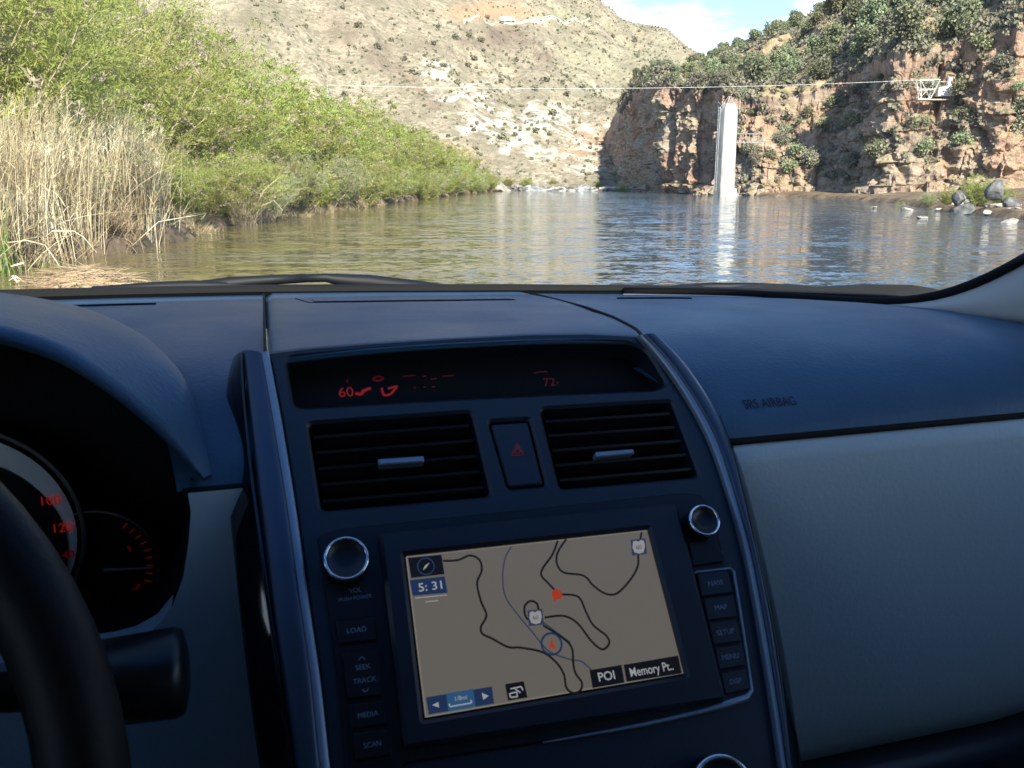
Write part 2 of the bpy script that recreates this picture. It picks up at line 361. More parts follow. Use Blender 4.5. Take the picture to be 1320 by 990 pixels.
# ------------------------------------------------------------------ right bank: cliff and wooded slope in one rock sheet
#        bearing, distance, base elevation height, cliff-top elev px, batter, skyline px, sky distance
CL = np.array([
 (772, 250, 0.5, 215, .25, 200, 290), (786, 232, .4, 172, .25, 150, 290), (797, 222, .3, 158, .15, 128, 300), (806, 214, .2, 140, .12, 118, 300),
 (815, 200, .1, 130, .10, 108, 300), (832, 175, -.2, 122, .03, 103, 290), (846, 158, -.3, 112, .03, 98, 290), (852, 147, -.4, 118, .03, 92, 280),
 (872, 142, -.4, 126, .10, 88, 270), (900, 136, -.4, 128, .12, 78, 260), (916, 134, -.4, 132, .10, 68, 255), (926, 128, -.4, 128, .12, 62, 250), (948, 122, -.4, 140, .45, 58, 245),
 (975, 119, -.4, 140, .65, 50, 240), (1010, 116, -.4, 136, .85, 40, 238), (1050, 113, -.4, 130, .90, 30, 235), (1085, 111, -.4, 116, .80, 24, 230), (1112, 107, -.4, 98, .50, 18, 225),
 (1130, 98, -.3, 90, .35, 14, 225), (1165, 95, -.2, 88, .42, 6, 220), (1205, 95, .3, 76, .38, 0, 215), (1250, 94, .4, 66, .28, -8, 210), (1290, 92, .5, 62, .25, -14, 205), (1330, 92, .6, 66, .3, -20, 200),
 (1400, 90, .7, 60, .3, -30, 195), (1550, 86, .7, 40, .3, -50, 190)])
NU, NC, NS = 640, 150, 110
cu = np.interp(np.linspace(0, 1, NU), np.linspace(0, 1, len(CL)), np.arange(len(CL)))
cu = np.interp(np.linspace(0, 1, NU), [0, .08, .45, 1], [0, 2, 11.5, len(CL)-1]); ii = np.arange(len(CL))
bx_, bD, bz, ct, bat, sk, sD = [np.interp(cu, ii, CL[:, k]) for k in range(7)]
# extra corner relief of the plan line
bD = bD+fbm(cu*1.3, 3, 0, 3)*2.2
BX = W_at(bx_, bD)
rx_, ry_ = BX/np.hypot(BX, bD), bD/np.hypot(BX, bD)
Hc = (EYE+bD*(235-ct)/1128.)-bz
Hc = Hc*(1+bat*Hc/bD)+fbm(cu*2.1, 7, 0, 4)*1.1
vv = np.linspace(0, 1, NC)
U2, V2 = np.meshgrid(np.arange(NU), vv, indexing='ij')
hgt = Hc[:, None]*vv[None, :]
arc = np.concatenate([[0], np.cumsum(np.hypot(np.diff(BX), np.diff(bD)))])[:, None]+0*vv
# outward normal of the plan line
tx = np.gradient(BX); ty = np.gradient(bD); ln = np.hypot(tx, ty); nx, ny = ty/ln, -tx/ln
ker = np.ones(13)/13; nx = np.convolve(np.pad(nx, 6, 'edge'), ker, 'valid'); ny = np.convolve(np.pad(ny, 6, 'edge'), ker, 'valid')
strata = np.floor(hgt/1.15+1.1*fbm(arc*.05, 2, 0, 3)+.3*fbm(arc*.3, hgt*.2))
stn = vnoise(strata*3.7, arc*.05)*.5+vnoise(strata*1.9+9, arc*.3)*.55
disp = fbm(arc*.09, hgt*.11, 3, 3)*2.8+stn*.8+(.5-np.abs(fbm(arc*.35, hgt*.4+arc*.12, 1, 5)))*2.4-.8+fbm(arc*1.6, hgt*1.8, 6, 2)*.4
cr = np.abs(fbm(arc*.16+5, hgt*.035+arc*.02, 8, 2)); disp -= np.clip(.07-cr, 0, .07)/.07*2.0*(.3+.7*V2)
cr2 = np.abs(fbm(arc*.5+15, hgt*.12, 18, 2)); disp -= np.clip(.06-cr2, 0, .06)/.06*.7
disp -= np.where(hgt < 1.9+.5*fbm(arc*.2, 1), -1.3, 0)     # ledge at the foot
disp *= (1-.75*smooth01((V2-.88)/.12))
lean = bat[:, None]*hgt
CX = BX[:, None]+rx_[:, None]*lean+nx[:, None]*disp*.9; CY = bD[:, None]+ry_[:, None]*lean+ny[:, None]*disp*.9
CZ = bz[:, None]+hgt+.25*fbm(arc*.7, hgt*.7+20, 0, 3)*V2
# slope above
s_ = np.linspace(0, 1, NS+1)[1:]**1.15
span = (sD-bD)[:, None]; Dp = bD[:, None]+(bat*Hc)[:, None]+(span-(bat*Hc)[:, None])*s_[None, :]
zt = (EYE+sD*(235-(sk+np.interp(bx_, [800, 850, 900, 980, 1100], [24, 30, 26, 18, 13])))/1128.)[:, None]; z0 = CZ[:, -1][:, None]
a2 = np.clip((s_ ** .82), 0, 1)[None, :]
SZ = z0+(zt-z0)*a2
xx = BX[:, None]/bD[:, None]*Dp
rel = fbm(xx*.05, Dp*.05, 4, 4)*3.4+fbm(xx*.22, Dp*.22, 5, 3)*1.1
stepz = fbm(xx*.03+9, Dp*.045, 7, 2); rel += smooth01((stepz-.05)/.06)*2.4
SZ = SZ+rel*smooth01(s_*8)[None, :]
# beyond the skyline the slope drops away
SX = xx; SY = Dp; wgt = smooth01(s_*14)[None, :]; SX = CX[:, -1:]*(1-wgt)+SX*wgt; SY = CY[:, -1:]*(1-wgt)+SY*wgt
bk = np.linspace(1.03, 1.3, 8)
BXk = xx[:, -1:]*bk; BYk = Dp[:, -1:]*bk; BZk = SZ[:, -1:]-np.linspace(.5, 25, 8)[None, :]
GX = np.concatenate([CX, SX, BXk], 1); GY = np.concatenate([CY, SY, BYk], 1); GZ = np.concatenate([CZ, SZ, BZk], 1)
m_rock = principled('cliff_rock', rough=.92, spec=.2)
def map3(m, stretch): 
    t = node(m, 'ShaderNodeTexCoord'); q = node(m, 'ShaderNodeMapping', {'Scale': stretch}); link(m, t.outputs['Object'], q.inputs[0]); return q.outputs[0]
c1 = ramp(m_rock, noise(m_rock, .13, 7, .65), [(.32, (.13, .09, .07)), (.42, (.29, .19, .14)), (.52, (.41, .26, .18)), (.62, (.47, .335, .245)), (.72, (.38, .31, .24))])
c2 = ramp(m_rock, noise(m_rock, .5, 8, .72, stretch=(1, 1, 2.6)), [(.34, (.14, .11, .09)), (.48, (.34, .27, .205)), (.64, (.48, .41, .32))])
cc = mixc(m_rock, ramp(m_rock, noise(m_rock, .07, 4, .5, stretch=(1, 1, 1.4)), [(.44, (0, 0, 0)), (.56, (1, 1, 1))]), c1, c2)
cc = mixc(m_rock, ramp(m_rock, noise(m_rock, 1.7, 6, .7, stretch=(1, 1, .35)), [(.36, (.6, .6, .6)), (.48, (0, 0, 0))]), cc, (.06, .045, .035))
link(m_rock, cc, bsdf(m_rock).inputs['Base Color']); bump(m_rock, noise(m_rock, 1.1, 9, .72), 1., .7)
m_slope = principled('slope_grass', rough=.95, spec=.15)
sg = ramp(m_slope, noise(m_slope, .35, 7, .68), [(.36, (.12, .12, .06)), (.46, (.28, .22, .13)), (.58, (.36, .29, .18)), (.68, (.34, .19, .11))])
link(m_slope, sg, bsdf(m_slope).inputs['Base Color']); bump(m_slope, noise(m_slope, 1.0, 8, .7), 1., .6)
o_cl = mk('cliff', np.stack([GX, GY, GZ], -1).reshape(-1, 3), grid_faces(NU, GX.shape[1], flip=False), [m_rock, m_slope]); tag(o_cl, kind='structure')
# material by steepness: flat shelves carry soil and grass, steep faces are rock
me = o_cl.data; nrm = np.empty(len(me.polygons)*3, np.float32); me.polygons.foreach_get('normal', nrm); nz_ = np.abs(nrm.reshape(-1, 3)[:, 2])
fi = np.arange(len(me.polygons)); vcol = fi % (GX.shape[1]-1)
fl = vnoise(fi*.013, vcol*.09)*.12
me.polygons.foreach_set('material_index', ((nz_+fl > np.where(vcol > NC+1, .45, .66))).astype(np.int32))
me.polygons.foreach_set('use_smooth', (vcol > NC).astype(bool))
if nrm.reshape(-1, 3)[:, 2].sum() < 0: me.flip_normals()

# ------------------------------------------------------------------ trees of the right slope
bark = textured('tree_bark', [(.35, (.07, .05, .04)), (.65, (.18, .14, .11))], 3, .95, .6, .05)
jun_m = [leaf_mat('juniper_leaves', [(.3, (.10, .115, .065)), (.5, (.17, .185, .105)), (.72, (.25, .26, .16))], .8, .15, .2),
         leaf_mat('olive_leaves', [(.3, (.14, .155, .08)), (.5, (.22, .235, .125)), (.72, (.31, .31, .18))], .8, .2, .2),
         leaf_mat('grey_brush_leaves', [(.3, (.14, .14, .095)), (.55, (.24, .23, .16)), (.75, (.33, .30, .22))], .8, .15, .2)]
def tree_meshes(h, r, n, seed, size=.2, stems=3, mat=0):
    rng = np.random.default_rng(seed); lobes = 13; mb = MB(); lc = []
    for k in range(stems):
        a = 6.28*k/stems+rng.random(); tip = Vector((math.cos(a)*r*.45, math.sin(a)*r*.45, h*.72)); mid = Vector((math.cos(a)*r*.16, math.sin(a)*r*.16, h*.33))
        mb.tube([Vector((0, 0, -.5)), Vector((0, 0, .1)), mid, tip], [.22, .17, .11, .03], 6)
        for q in range(3):
            b = a+rng.normal()*1.0; e = Vector((math.cos(b)*r*.75, math.sin(b)*r*.75, h*(.35+.4*rng.random()))); mb.tube([mid, (mid+e)/2+Vector((0, 0, .2)), e], [.08, .05, .02], 5)
    ang = rng.random(lobes)*6.28; rr = r*.66*rng.random(lobes)**.5; zc = h*(.28+.52*rng.random(lobes))
    lc = np.stack([np.cos(ang)*rr*(1.15-zc/h*.6), np.sin(ang)*rr*(1.15-zc/h*.6), zc], 1); lr = r*(.26+.22*rng.random(lobes))
    k = rng.integers(0, lobes, n); d = rng.normal(size=(n, 3)); d /= np.linalg.norm(d, axis=1)[:, None]
    q = (.3+.7*rng.random(n)**.7)*(1+.25*rng.normal(size=n)); C = lc[k]+d*(lr[k]*q)[:, None]
    C[:, 2] = np.maximum(C[:, 2], .15)
    V, F = leaf_quads(C, size, rng); cm = mesh_from('crown', V, F, False); cm.materials.append(jun_m[mat])
    tm = mesh_from('trunk', mb.v, mb.f, True); tm.materials.append(bark); return tm, cm
TREES = [tree_meshes(3.6, 2.0, 3600, 1, .10, 3, 0), tree_meshes(3.0, 2.1, 3400, 2, .10, 4, 0), tree_meshes(4.2, 1.9, 3800, 3, .10, 2, 1), tree_meshes(2.6, 1.8, 3000, 4, .095, 4, 1),
         tree_meshes(1.9, 1.7, 2200, 5, .075, 5, 2), tree_meshes(1.4, 1.3, 1600, 6, .07, 5, 1)]
def plant_tree(kind, p, s, rz, name, label, cat, group):
    r = empty(name, p, rz); r.scale = (s, s, s*random.uniform(.85, 1.15)); tag(r, label, cat, group)
    tm, cm = TREES[kind]; link_obj('trunk', tm, None, r); link_obj('crown', cm, None, r); return r
rng = np.random.default_rng(21)
NV = GX.shape[1]; placed = []
def zone(px):
    return ('above the shaded left end of the cliff' if px < 860 else 'above the white tower' if px < 1000 else 'above the terraces right of the tower' if px < 1125 else 'above the cable platform' if px < 1225 else 'above the red cliff at the right edge')
cnt = 0; tries = 0
while cnt < 285 and tries < 20000:
    tries += 1
    u = rng.integers(30, NU); j = rng.integers(NC+2, NC+NS); x, y, z = GX[u, j], GY[u, j], GZ[u, j]; px = 660+1128*x/y
    if px > 1345 or px < 800: continue
    py = 235-(z-EYE)*1128/y
    if py < -12: continue
    rc = .62 if cnt > 60 else .8
    if any((x-a)**2+(y-b)**2 < (3.0*rc)**2 for a, b in placed): continue
    dn = fbm(x*.045, y*.045, 9, 2)
    if dn < -.35 and rng.random() < .7: continue
    placed.append((x, y)); k = int(rng.choice([0, 1, 2, 3, 4], p=[.28, .26, .2, .14, .12])); s = rng.uniform(.8, 1.45)*(.55 if px < 880 else .8 if px < 960 else 1)
    zn = zone(px); kd = 'dark green juniper' if k < 2 else 'olive green rounded tree' if k < 4 else 'grey green bush'
    plant_tree(k, (x, y, z-.15), s, rng.random()*6.28, 'juniper_tree' if k < 2 else 'hillside_tree' if k < 4 else 'hillside_bush', f'{kd} {zn}', 'tree' if k < 4 else 'bush', f'{kd}s on the slope {zn}'); cnt += 1
# bushes on the cliff shelves
cnt = 0; tries = 0; pl2 = []
while cnt < 36 and tries < 9000:
    tries += 1; u = rng.integers(150, NU-2); j = rng.integers(int(NC*.25), NC-2); x, y, z = GX[u, j], GY[u, j], GZ[u, j]; px = 660+1128*x/y
    if px < 935 or px > 1340: continue
    dzx = GZ[u, min(j+3, NV-1)]-GZ[u, j]; dyy = math.hypot(GY[u, min(j+3, NV-1)]-GY[u, j], GX[u, min(j+3, NV-1)]-GX[u, j])
    if dzx > 1.3*dyy or any((x-a)**2+(z-b)**2 < 2.2 for a, b in pl2): continue
    pl2.append((x, z)); zn = zone(px).replace('above', 'below the trees')
    zn = 'right of the tower' if px < 1125 else 'around the cable platform' if px < 1225 else 'of the red cliff at right'
    plant_tree(int(rng.choice([4, 5])), (x, y, z-.2), rng.uniform(.7, 1.5), rng.random()*6, 'cliff_bush', f'small grey green bush growing on the rock shelves {zn}', 'bush', f'small bushes on the rock shelves {zn}'); cnt += 1

# low brush: continuous cover of the slope and shelves
rng = np.random.default_rng(77); Vs, Fs, off = [], [], 0; bV, bF = shrub_cloud(60, .9, .9, rng, 4, .15)
for _ in range(7500):
    u = rng.integers(20, NU-2); up_ = rng.random() < .88; j = rng.integers(NC+1, NC+NS) if up_ else rng.integers(int(NC*.15), NC)
    x, y, z = GX[u, j], GY[u, j], GZ[u, j]; px = 660+1128*x/y
    if px < 795 or px > 1345: continue
    d_ = math.hypot(GY[u, min(j+2, NV-1)]-y, GX[u, min(j+2, NV-1)]-x)+1e-6; st = (GZ[u, min(j+2, NV-1)]-z)/d_
    if st > (1.5 if up_ else 1.0) or (not up_ and px < 930): continue
    s_ = .4+1.1*rng.random()**1.5; a = rng.random()*6.28; c, q = math.cos(a), math.sin(a)
    Vs.append((bV*s_)@np.array([[c, -q, 0], [q, c, 0], [0, 0, 1.]]).T+np.array([x, y, z-.1])); Fs.append(bF+off); off += len(bV)
tag(mk('low_brush', np.concatenate(Vs), np.concatenate(Fs), jun_m[2], smooth=False), 'low grey green brush covering the slope and shelves of the right bank', 'brush', kind='stuff')

# ------------------------------------------------------------------ gauge tower
m_conc = textured('weathered_concrete', [(.3, (.17, .16, .14)), (.48, (.34, .33, .30)), (.7, (.44, .43, .40))], 1.3, .85, .25, .03, stretch=(1, 1, .3))
m_steel = textured('grey_steel', [(.35, (.25, .25, .25)), (.65, (.45, .45, .44))], 3, .55, .1, .01, metal=.4)
TY = 108.; TX = W_at(934, TY)
tw = empty('gauge_tower', (TX, TY, -.4), rad(20)); tag(tw, 'tall white concrete gauging tower standing in the river by the cliff', 'tower')
hT = H_at(139, TY)+.4
prof = [(-.85, -.75), (.85, -.75), (.97, -.62), (.97, .75), (-.97, .75), (-.97, -.62)]
V = []; 
for z, s in ((0, 1.06), (hT*.5, 1.0), (hT-1.0, .95), (hT-.95, .95)): V += [(x*s, y*s, z) for x, y in prof]
V += [(x*.86, y*.8, hT-.45) for x, y in prof]
F = [(6*i+k, 6*i+(k+1) % 6, 6*i+6+(k+1) % 6, 6*i+6+k) for i in range(4) for k in range(6)]+[tuple(24+k for k in range(6)), (5, 4, 3, 2, 1, 0)]
mk('shaft', V, F, m_conc, tw, False)
MB().box((0, -.1, hT-.2), (1.5, 1.1, .5), taper=.7).build('cap', m_conc, tw)
lad = MB()
for sx in (-.2, .2): lad.tube([(-1.32, sx, 1.2), (-1.30, sx, hT-.3)], .03, 5)
for z in np.arange(1.4, hT-.4, .35): lad.tube([(-1.31, -.2, z), (-1.31, .2, z)], .02, 4)
lad.build('ladder', m_steel, tw)
gl = MB()
for a, c in (((-1.0, -.7, hT-.6), (0, -.1, hT+.9)), ((1.0, -.7, hT-.6), (0, -.1, hT+.9)), ((-1.0, .7, hT-.6), (0, .1, hT+.9)), ((1.0, .7, hT-.6), (0, .1, hT+.9)), ((-1.1, -.7, hT-.5), (-1.1, .7, hT+.3)), ((1.15, -.6, hT-1.0), (1.15, -.6, hT+.5)), ((1.15, .7, hT-1.0), (1.15, .7, hT+.5)), ((1.15, -.6, hT+.5), (1.15, .7, hT+.5))): gl.tube([a, c], .035, 5)
gl.build('top_frame', m_steel, tw)
MB().box((1.3, .5, .9), (1.3, 1.2, 1.2), taper=.75).build('footing', m_conc, tw)
wk = MB(); z = hT*.62
wk.box((3.4, .9, z-.05), (4.6, .7, .08))
for y in (.55, 1.25): wk.tube([(1.2, y, z+1.0), (5.6, y, z+1.0)], .035, 5); [wk.tube([(x, y, z), (x, y, z+1.0)], .03, 4) for x in (1.3, 2.7, 4.1, 5.5)]
wk.build('walkway', m_steel, tw)

# ------------------------------------------------------------------ cableway: cable, platform, anchor
gpx = 660+1128*GX/GY; gpy = 235-(GZ-EYE)*1128/GY
def cliff_at(px, py):
    d = (gpx-px)**2+(gpy-py)**2; d = d+GY*.02; i = np.unravel_index(np.argmin(d), d.shape); return float(GY[i])
AY = cliff_at(1195, 132)+3.5; ax_ = W_at(1180, AY-5); az_ = H_at(133, AY-5)
pf = empty('cable_platform', (ax_, AY-5, az_)); tag(pf, 'white tubular steel landing frame for the river cable on the cliff', 'platform')
fr = MB(); hh_ = H_at(110, AY-5)-az_
T = [(-.9, -.5, hh_), (1.3, -.5, hh_), (1.3, .5, hh_), (-.9, .5, hh_)]; Bq = [(-.45, -.35, 0), (.5, -.35, 0), (.5, .35, 0), (-.45, .35, 0)]
for i in range(4): fr.tube([T[i], T[(i+1) % 4]], .035, 6); fr.tube([Bq[i], Bq[(i+1) % 4]], .035, 6); fr.tube([T[i], Bq[i]], .035, 6); fr.tube([T[i], Bq[(i+1) % 4]], .03, 5)
m2 = [tuple((np.array(T[i])+np.array(Bq[i]))/2) for i in range(4)]
for i in range(4): fr.tube([m2[i], m2[(i+1) % 4]], .04, 5)
fr.build('frame', m_steelw, pf); MB().box((.7, 0, -.08), (3.4, 1.2, .12)).build('deck', textured('grey_planks', [(.4, (.3, .27, .22)), (.6, (.45, .41, .34))], 3, .9), pf)
for x in (-.4, .9, 2.1): MB().tube([(x, .1, -.1), (x+.3, 1.5, -2.2)], .06, 6).build('strut', m_steel, pf)
an = empty('cable_anchor', (ax_+2.9, AY-4.2, az_+.75)); tag(an, 'white concrete anchor block holding the cable right of the platform', 'anchor block')
MB().add([(-1.3, -.6, -.4), (1.5, -.6, -.4), (1.5, .6, -.4), (-1.3, .6, -.4), (-1.3, -.6, .5), (.1, -.6, .8), (1.5, -.6, .3), (-1.3, .6, .5), (.1, .6, .8), (1.5, .6, .3)],
         [(0, 1, 6, 5, 4), (3, 7, 8, 9, 2), (4, 5, 8, 7), (5, 6, 9, 8), (1, 2, 9, 6), (0, 4, 7, 3), (0, 3, 2, 1)]).build('block', m_white, an)
MB().box((.1, 0, 1.1), (.5, .6, 1.0), taper=.7).build('post', m_white, an)
MB().box((.4, .7, -.8), (1.2, 1.0, 1.0)).build('plinth', m_conc, an)
p0 = Vector((ax_-.9, AY-5, az_+hh_)); p1 = Vector((W_at(428, 95), 95, H_at(116, 95)))
cb = [p0.lerp(p1, t)-Vector((0, 0, 4*.6*t*(1-t))) for t in np.linspace(0, 1, 50)]
mb = MB(); mb.tube([Vector((ax_+2.9, AY-4.2, az_+1.9))]+cb, .017, 5); tag(mb.build('cable', m_steelw), 'thin pale cable strung across the river valley to the cliff platform', 'cable')
ps = empty('cable_post', (p1.x, p1.y, 0)); MB().tube([(0, 0, 0), (0, 0, p1.z)], .12, 8).build('pole', m_steel, ps); tag(ps, 'steel post holding the far end of the cable in the thicket', 'post')

# ------------------------------------------------------------------ rocks
def rock_mesh(seed, sub=3, flat=.6):
    bm = bmesh.new(); bmesh.ops.create_icosphere(bm, subdivisions=sub, radius=1); r = np.random.default_rng(seed)
    cuts = [(Vector(r.normal(size=3)).normalized(), r.uniform(.5, .8)) for _ in range(16)]
    for v in bm.verts:
        p = v.co.copy()
        for n_, d in cuts:
            e = p.dot(n_)-d
            if e > 0: p -= n_*e*.9
        nn = float(fbm(p.x*1.7+seed, p.y*1.7, p.z*1.7, 3)); p *= 1+.12*nn; p.z *= flat; v.co = p
    me = bpy.data.meshes.new('rock'); bm.to_mesh(me); bm.free(); return me
m_prock = textured('pale_boulder', [(.3, (.20, .18, .15)), (.5, (.34, .31, .265)), (.7, (.46, .42, .36))], 1.6, .9, .6, .08)
m_drock = textured('dark_basalt', [(.3, (.04, .04, .04)), (.5, (.10, .10, .097)), (.7, (.19, .185, .175))], 1.3, .85, .7, .08)
RM = []
for i in range(5):
    me = rock_mesh(i+1); me.materials.append(m_prock); RM.append(me)
RD = []
for i in range(3):
    me = rock_mesh(i+31, 3, .8); me.materials.append(m_drock); RD.append(me)
def put_rock(me, p, s, rz, name, label, group=None):
    o = bpy.data.objects.new(name, me); COL.objects.link(o); o.location = p; o.scale = s; o.rotation_euler = (random.uniform(-.2, .2), random.uniform(-.2, .2), rz); tag(o, label, 'boulder', group); return o
def onwater(px, py): D = EYE*1128./(py-235)*1.0; return W_at(px, D), D
for (px, py, w, lab) in [(1193, 280, 17, 'pale pointed boulder alone in the shallows off the right bank'), (1307, 286, 26, 'pale round boulder in the shallows at the right edge'),
        (1130, 267, 12, 'small pale boulder furthest left along the right shoreline'), (1172, 270, 22, 'low flat pale boulder at the waterline left of the dark rocks'),
        (1215, 268, 26, 'wide pale boulder at the waterline below the dark rocks'), (1255, 268, 32, 'long pale slab at the waterline right of the dark rocks'), (1287, 271, 28, 'bulky pale boulder at the waterline near the right edge')]:
    x, D = onwater(px, py); s = w/2*D/1128.
    put_rock(RM[random.randrange(5)], (x, D, .02), (s, s*.9, s*.5), random.random()*6, 'boulder', lab)
for (px, py, Dd, w, hgt_, lab) in [(1283, 232, 50, 36, 34, 'largest dark boulder on the right bank beside the green bush'), (1238, 243, 52, 24, 22, 'dark boulder leaning left of the green bush foot'), (1247, 256, 50, 34, 18, 'low dark flat boulder just above the shore'), (1308, 250, 48, 30, 22, 'dark boulder at the right edge of the bank')]:
    x = W_at(px, Dd); s = w/2*Dd/1128.; put_rock(RD[random.randrange(3)], (x, Dd, max(H_at(py, Dd)-.6, .2)), (s*.9, s*.85, hgt_/2*Dd/1128.*1.35), random.random()*6, 'dark_boulder', lab)
for i in range(60):
    y = random.uniform(42, 66); x = float(xr(y))+random.uniform(-.6, 4.5); s = random.uniform(.12, .45)
    put_rock(RM[i % 5], (x, y, float(ground_z(x, y))+s*.1), (s, s*.9, s*.7), random.random()*6, 'stone', 'small pale stone among many on the right shore below the cliff', 'small stones along the right shore')
for i in range(190):
    y = random.uniform(180, 203); x = random.uniform(float(xl(min(y, 200)))-1, 29); s = random.uniform(.35, 1.1); me = RM[i % 5] if random.random() < .4 else RD[i % 3]
    put_rock(me, (x, y, max(float(ground_z(x, y)), -.1)+s*.2), (s*1.3, s, s*.8), random.random()*6, 'rapids_rock', 'pale or dark rock strewn among the rapids at the river head', 'rocks in the rapids')
# white water tumbling over the bar
m_foam = textured('white_water', [(.40, (.10, .10, .09)), (.52, (.28, .29, .28)), (.65, (.7, .71, .7))], 1.2, .5, .8, .3)
for (pa, pb, ya, yb, lab) in [(672, 704, 184, 192, 'white water spilling left of the rapids'), (738, 766, 184, 192, 'white water spilling right of the middle rapids'), (706, 730, 183, 187, 'white water foaming at the foot of the rapids')]:
    us = np.linspace(pa, pb, 30); vs = np.linspace(ya, yb, 12); A, B = np.meshgrid(us, vs, indexing='ij'); Xw = W_at(A, B); Zw = .02+(B-ya)/(yb-ya)*1.0+.55*fbm(Xw*.6, B*.6, 0, 4)-.5*np.abs((A-(pa+pb)/2)/(pb-pa)*2)**3
    tag(mk('white_water', np.stack([Xw, B, Zw], -1).reshape(-1, 3), grid_faces(30, 12), m_foam), kind='structure')
# pale gravel bar at the river head
m_bar = textured('gravel_bar', [(.35, (.3, .27, .19)), (.6, (.5, .46, .34))], .8, .95, .6, .1)
us = np.linspace(772, 826, 30); vs = np.linspace(181, 200, 14); A, B = np.meshgrid(us, vs, indexing='ij'); Xw = W_at(A, B)
Zw = 1.0*smooth01((B-181)/7)*smooth01((A-770)/8)*smooth01((828-A)/10)+.1*fbm(Xw*.8, B*.8)-.15
tag(mk('gravel_bar', np.stack([Xw, B, Zw], -1).reshape(-1, 3), grid_faces(30, 14), m_bar), kind='structure')
put_rock(RM[2], (W_at(640, 178), 178, .3), (4.2, 3.5, 3.2), 1.1, 'boulder', 'huge pale boulder at the tip of the left bank')

# ------------------------------------------------------------------ left bank thicket
tam = leaf_mat('tamarisk_leaves', [(.28, (.18, .225, .055)), (.45, (.31, .35, .09)), (.6, (.42, .44, .14)), (.78, (.52, .50, .25))], .45, .5, .12)
tam2 = leaf_mat('silvery_willow_leaves', [(.3, (.24, .28, .12)), (.5, (.37, .40, .2)), (.72, (.5, .49, .3))], .5, .5, .1)
plume_m = leaf_mat('seed_plume', [(.3, (.34, .27, .20)), (.7, (.52, .43, .34))], .8, .4, .05)
twig_m = textured('dry_twig', [(.35, (.16, .11, .08)), (.65, (.42, .34, .25))], 5, .9)
def shrub_big(seed, h=6.2, r=3.0, stems=34, sprays=26, leaf=16, lsz=.16, lw=.016):
    rng = np.random.default_rng(seed); mb = MB(); LV = []; PV = []
    for i in range(stems):
        a = rng.random()*6.28; sp = rng.random()**.6; hh_ = h*(.55+.5*rng.random())*(1-.35*sp); ex = r*sp*(.8+.4*rng.random())
        base_ = np.array([math.cos(a)*.5*sp, math.sin(a)*.5*sp, -.3]); tt = np.linspace(0, 1, 9)
        P = base_[None]+np.stack([math.cos(a)*ex*tt**1.5, math.sin(a)*ex*tt**1.5, hh_*(tt**.85)], 1)+np.cumsum(rng.normal(size=(9, 3))*.07, 0)
        mb.tube([Vector(p) for p in P], list(np.linspace(.045, .008, 9)), 4)
        t = .14+.86*rng.random(sprays)**.75; C = np.stack([np.interp(t, tt, P[:, k]) for k in range(3)], 1)
        da = rng.random(sprays)*6.28; dz = .35+.55*rng.random(sprays); Dv = np.stack([np.cos(da), np.sin(da), dz], 1)+np.array([math.cos(a), math.sin(a), 0])*.5; Dv /= np.linalg.norm(Dv, axis=1)[:, None]
        Ls = (.55+.75*rng.random(sprays))*(1.15-t*.45)
        for c, d, l in zip(C, Dv, Ls):
            is_pl = rng.random() < .07
            q = rng.random(leaf); ctr = c[None]+d[None]*(l*q)[:, None]+np.array([0, 0, -.22])*(l*q*q)[:, None]+rng.normal(size=(leaf, 3))*.045
            ld = d[None]*.75+rng.normal(size=(leaf, 3))*.5+np.array([0, 0, .15]); ld /= np.linalg.norm(ld, axis=1)[:, None]
            sd_ = np.cross(ld, rng.normal(size=(leaf, 3))); sd_ /= np.linalg.norm(sd_, axis=1)[:, None]+1e-9
            s = (lsz*(.6+.8*rng.random(leaf)))[:, None]; w = s*0+lw*(1.6 if is_pl else 1)
            (PV if is_pl else LV).append(np.stack([ctr-sd_*w, ctr+ld*s*.5-sd_*w*1.6, ctr+ld*s, ctr+ld*s*.45+sd_*w*1.6], 1).reshape(-1, 3))
    LV = np.concatenate(LV); PV = np.concatenate(PV) if PV else np.zeros((4, 3))
    a = mesh_from('foliage', LV, np.arange(len(LV)).reshape(-1, 4), False); c = mesh_from('seed_plumes', PV, np.arange(len(PV)).reshape(-1, 4), False); c.materials.append(plume_m)
    s = mesh_from('stems', mb.v, mb.f, True); s.materials.append(twig_m); return s, a, c
SH = []
for sd_i, mt in ((1, tam), (2, tam), (3, tam), (4, tam), (5, tam2)):
    s_m, f_m, p_m = shrub_big(100+sd_i, stems=50, sprays=27, leaf=26, lsz=.14, lw=.0095); f_m.materials.append(mt); SH.append((s_m, f_m, p_m))
SHB = []
for sd_i, mt in ((1, tam), (2, tam), (3, tam)):
    s_m, f_m, p_m = shrub_big(300+sd_i, stems=64, sprays=34, leaf=26, lsz=.08, lw=.006); f_m.materials.append(mt); SHB.append((s_m, f_m, p_m))
SHF = []
for sd_i, mt in ((1, tam), (2, tam), (3, tam2)):
    s_m, f_m, p_m = shrub_big(200+sd_i, stems=44, sprays=26, leaf=22, lsz=.16, lw=.017); f_m.materials.append(mt); SHF.append((s_m, f_m, p_m))
def put_shrub(lib, k, x, y, s, label, group, dz=0.):
    r = empty('tamarisk_shrub', (x, y, float(ground_z(x, y))-.1+dz), random.random()*6.28); r.scale = (s, s, s*random.uniform(.92, 1.08)); tag(r, label, 'shrub', group)
    for nme, me in zip(('stems', 'foliage', 'seed_plumes'), lib[k]): link_obj(nme, me, None, r)
rr = random.Random(5); y = 19.0; row = 0
def bankzone(y):
    return ('behind the dead reeds on the near left bank' if y < 29 else 'overhanging the left bank just past the reeds' if y < 42 else 'along the middle of the left bank' if y < 80 else 'at the far end of the left bank')
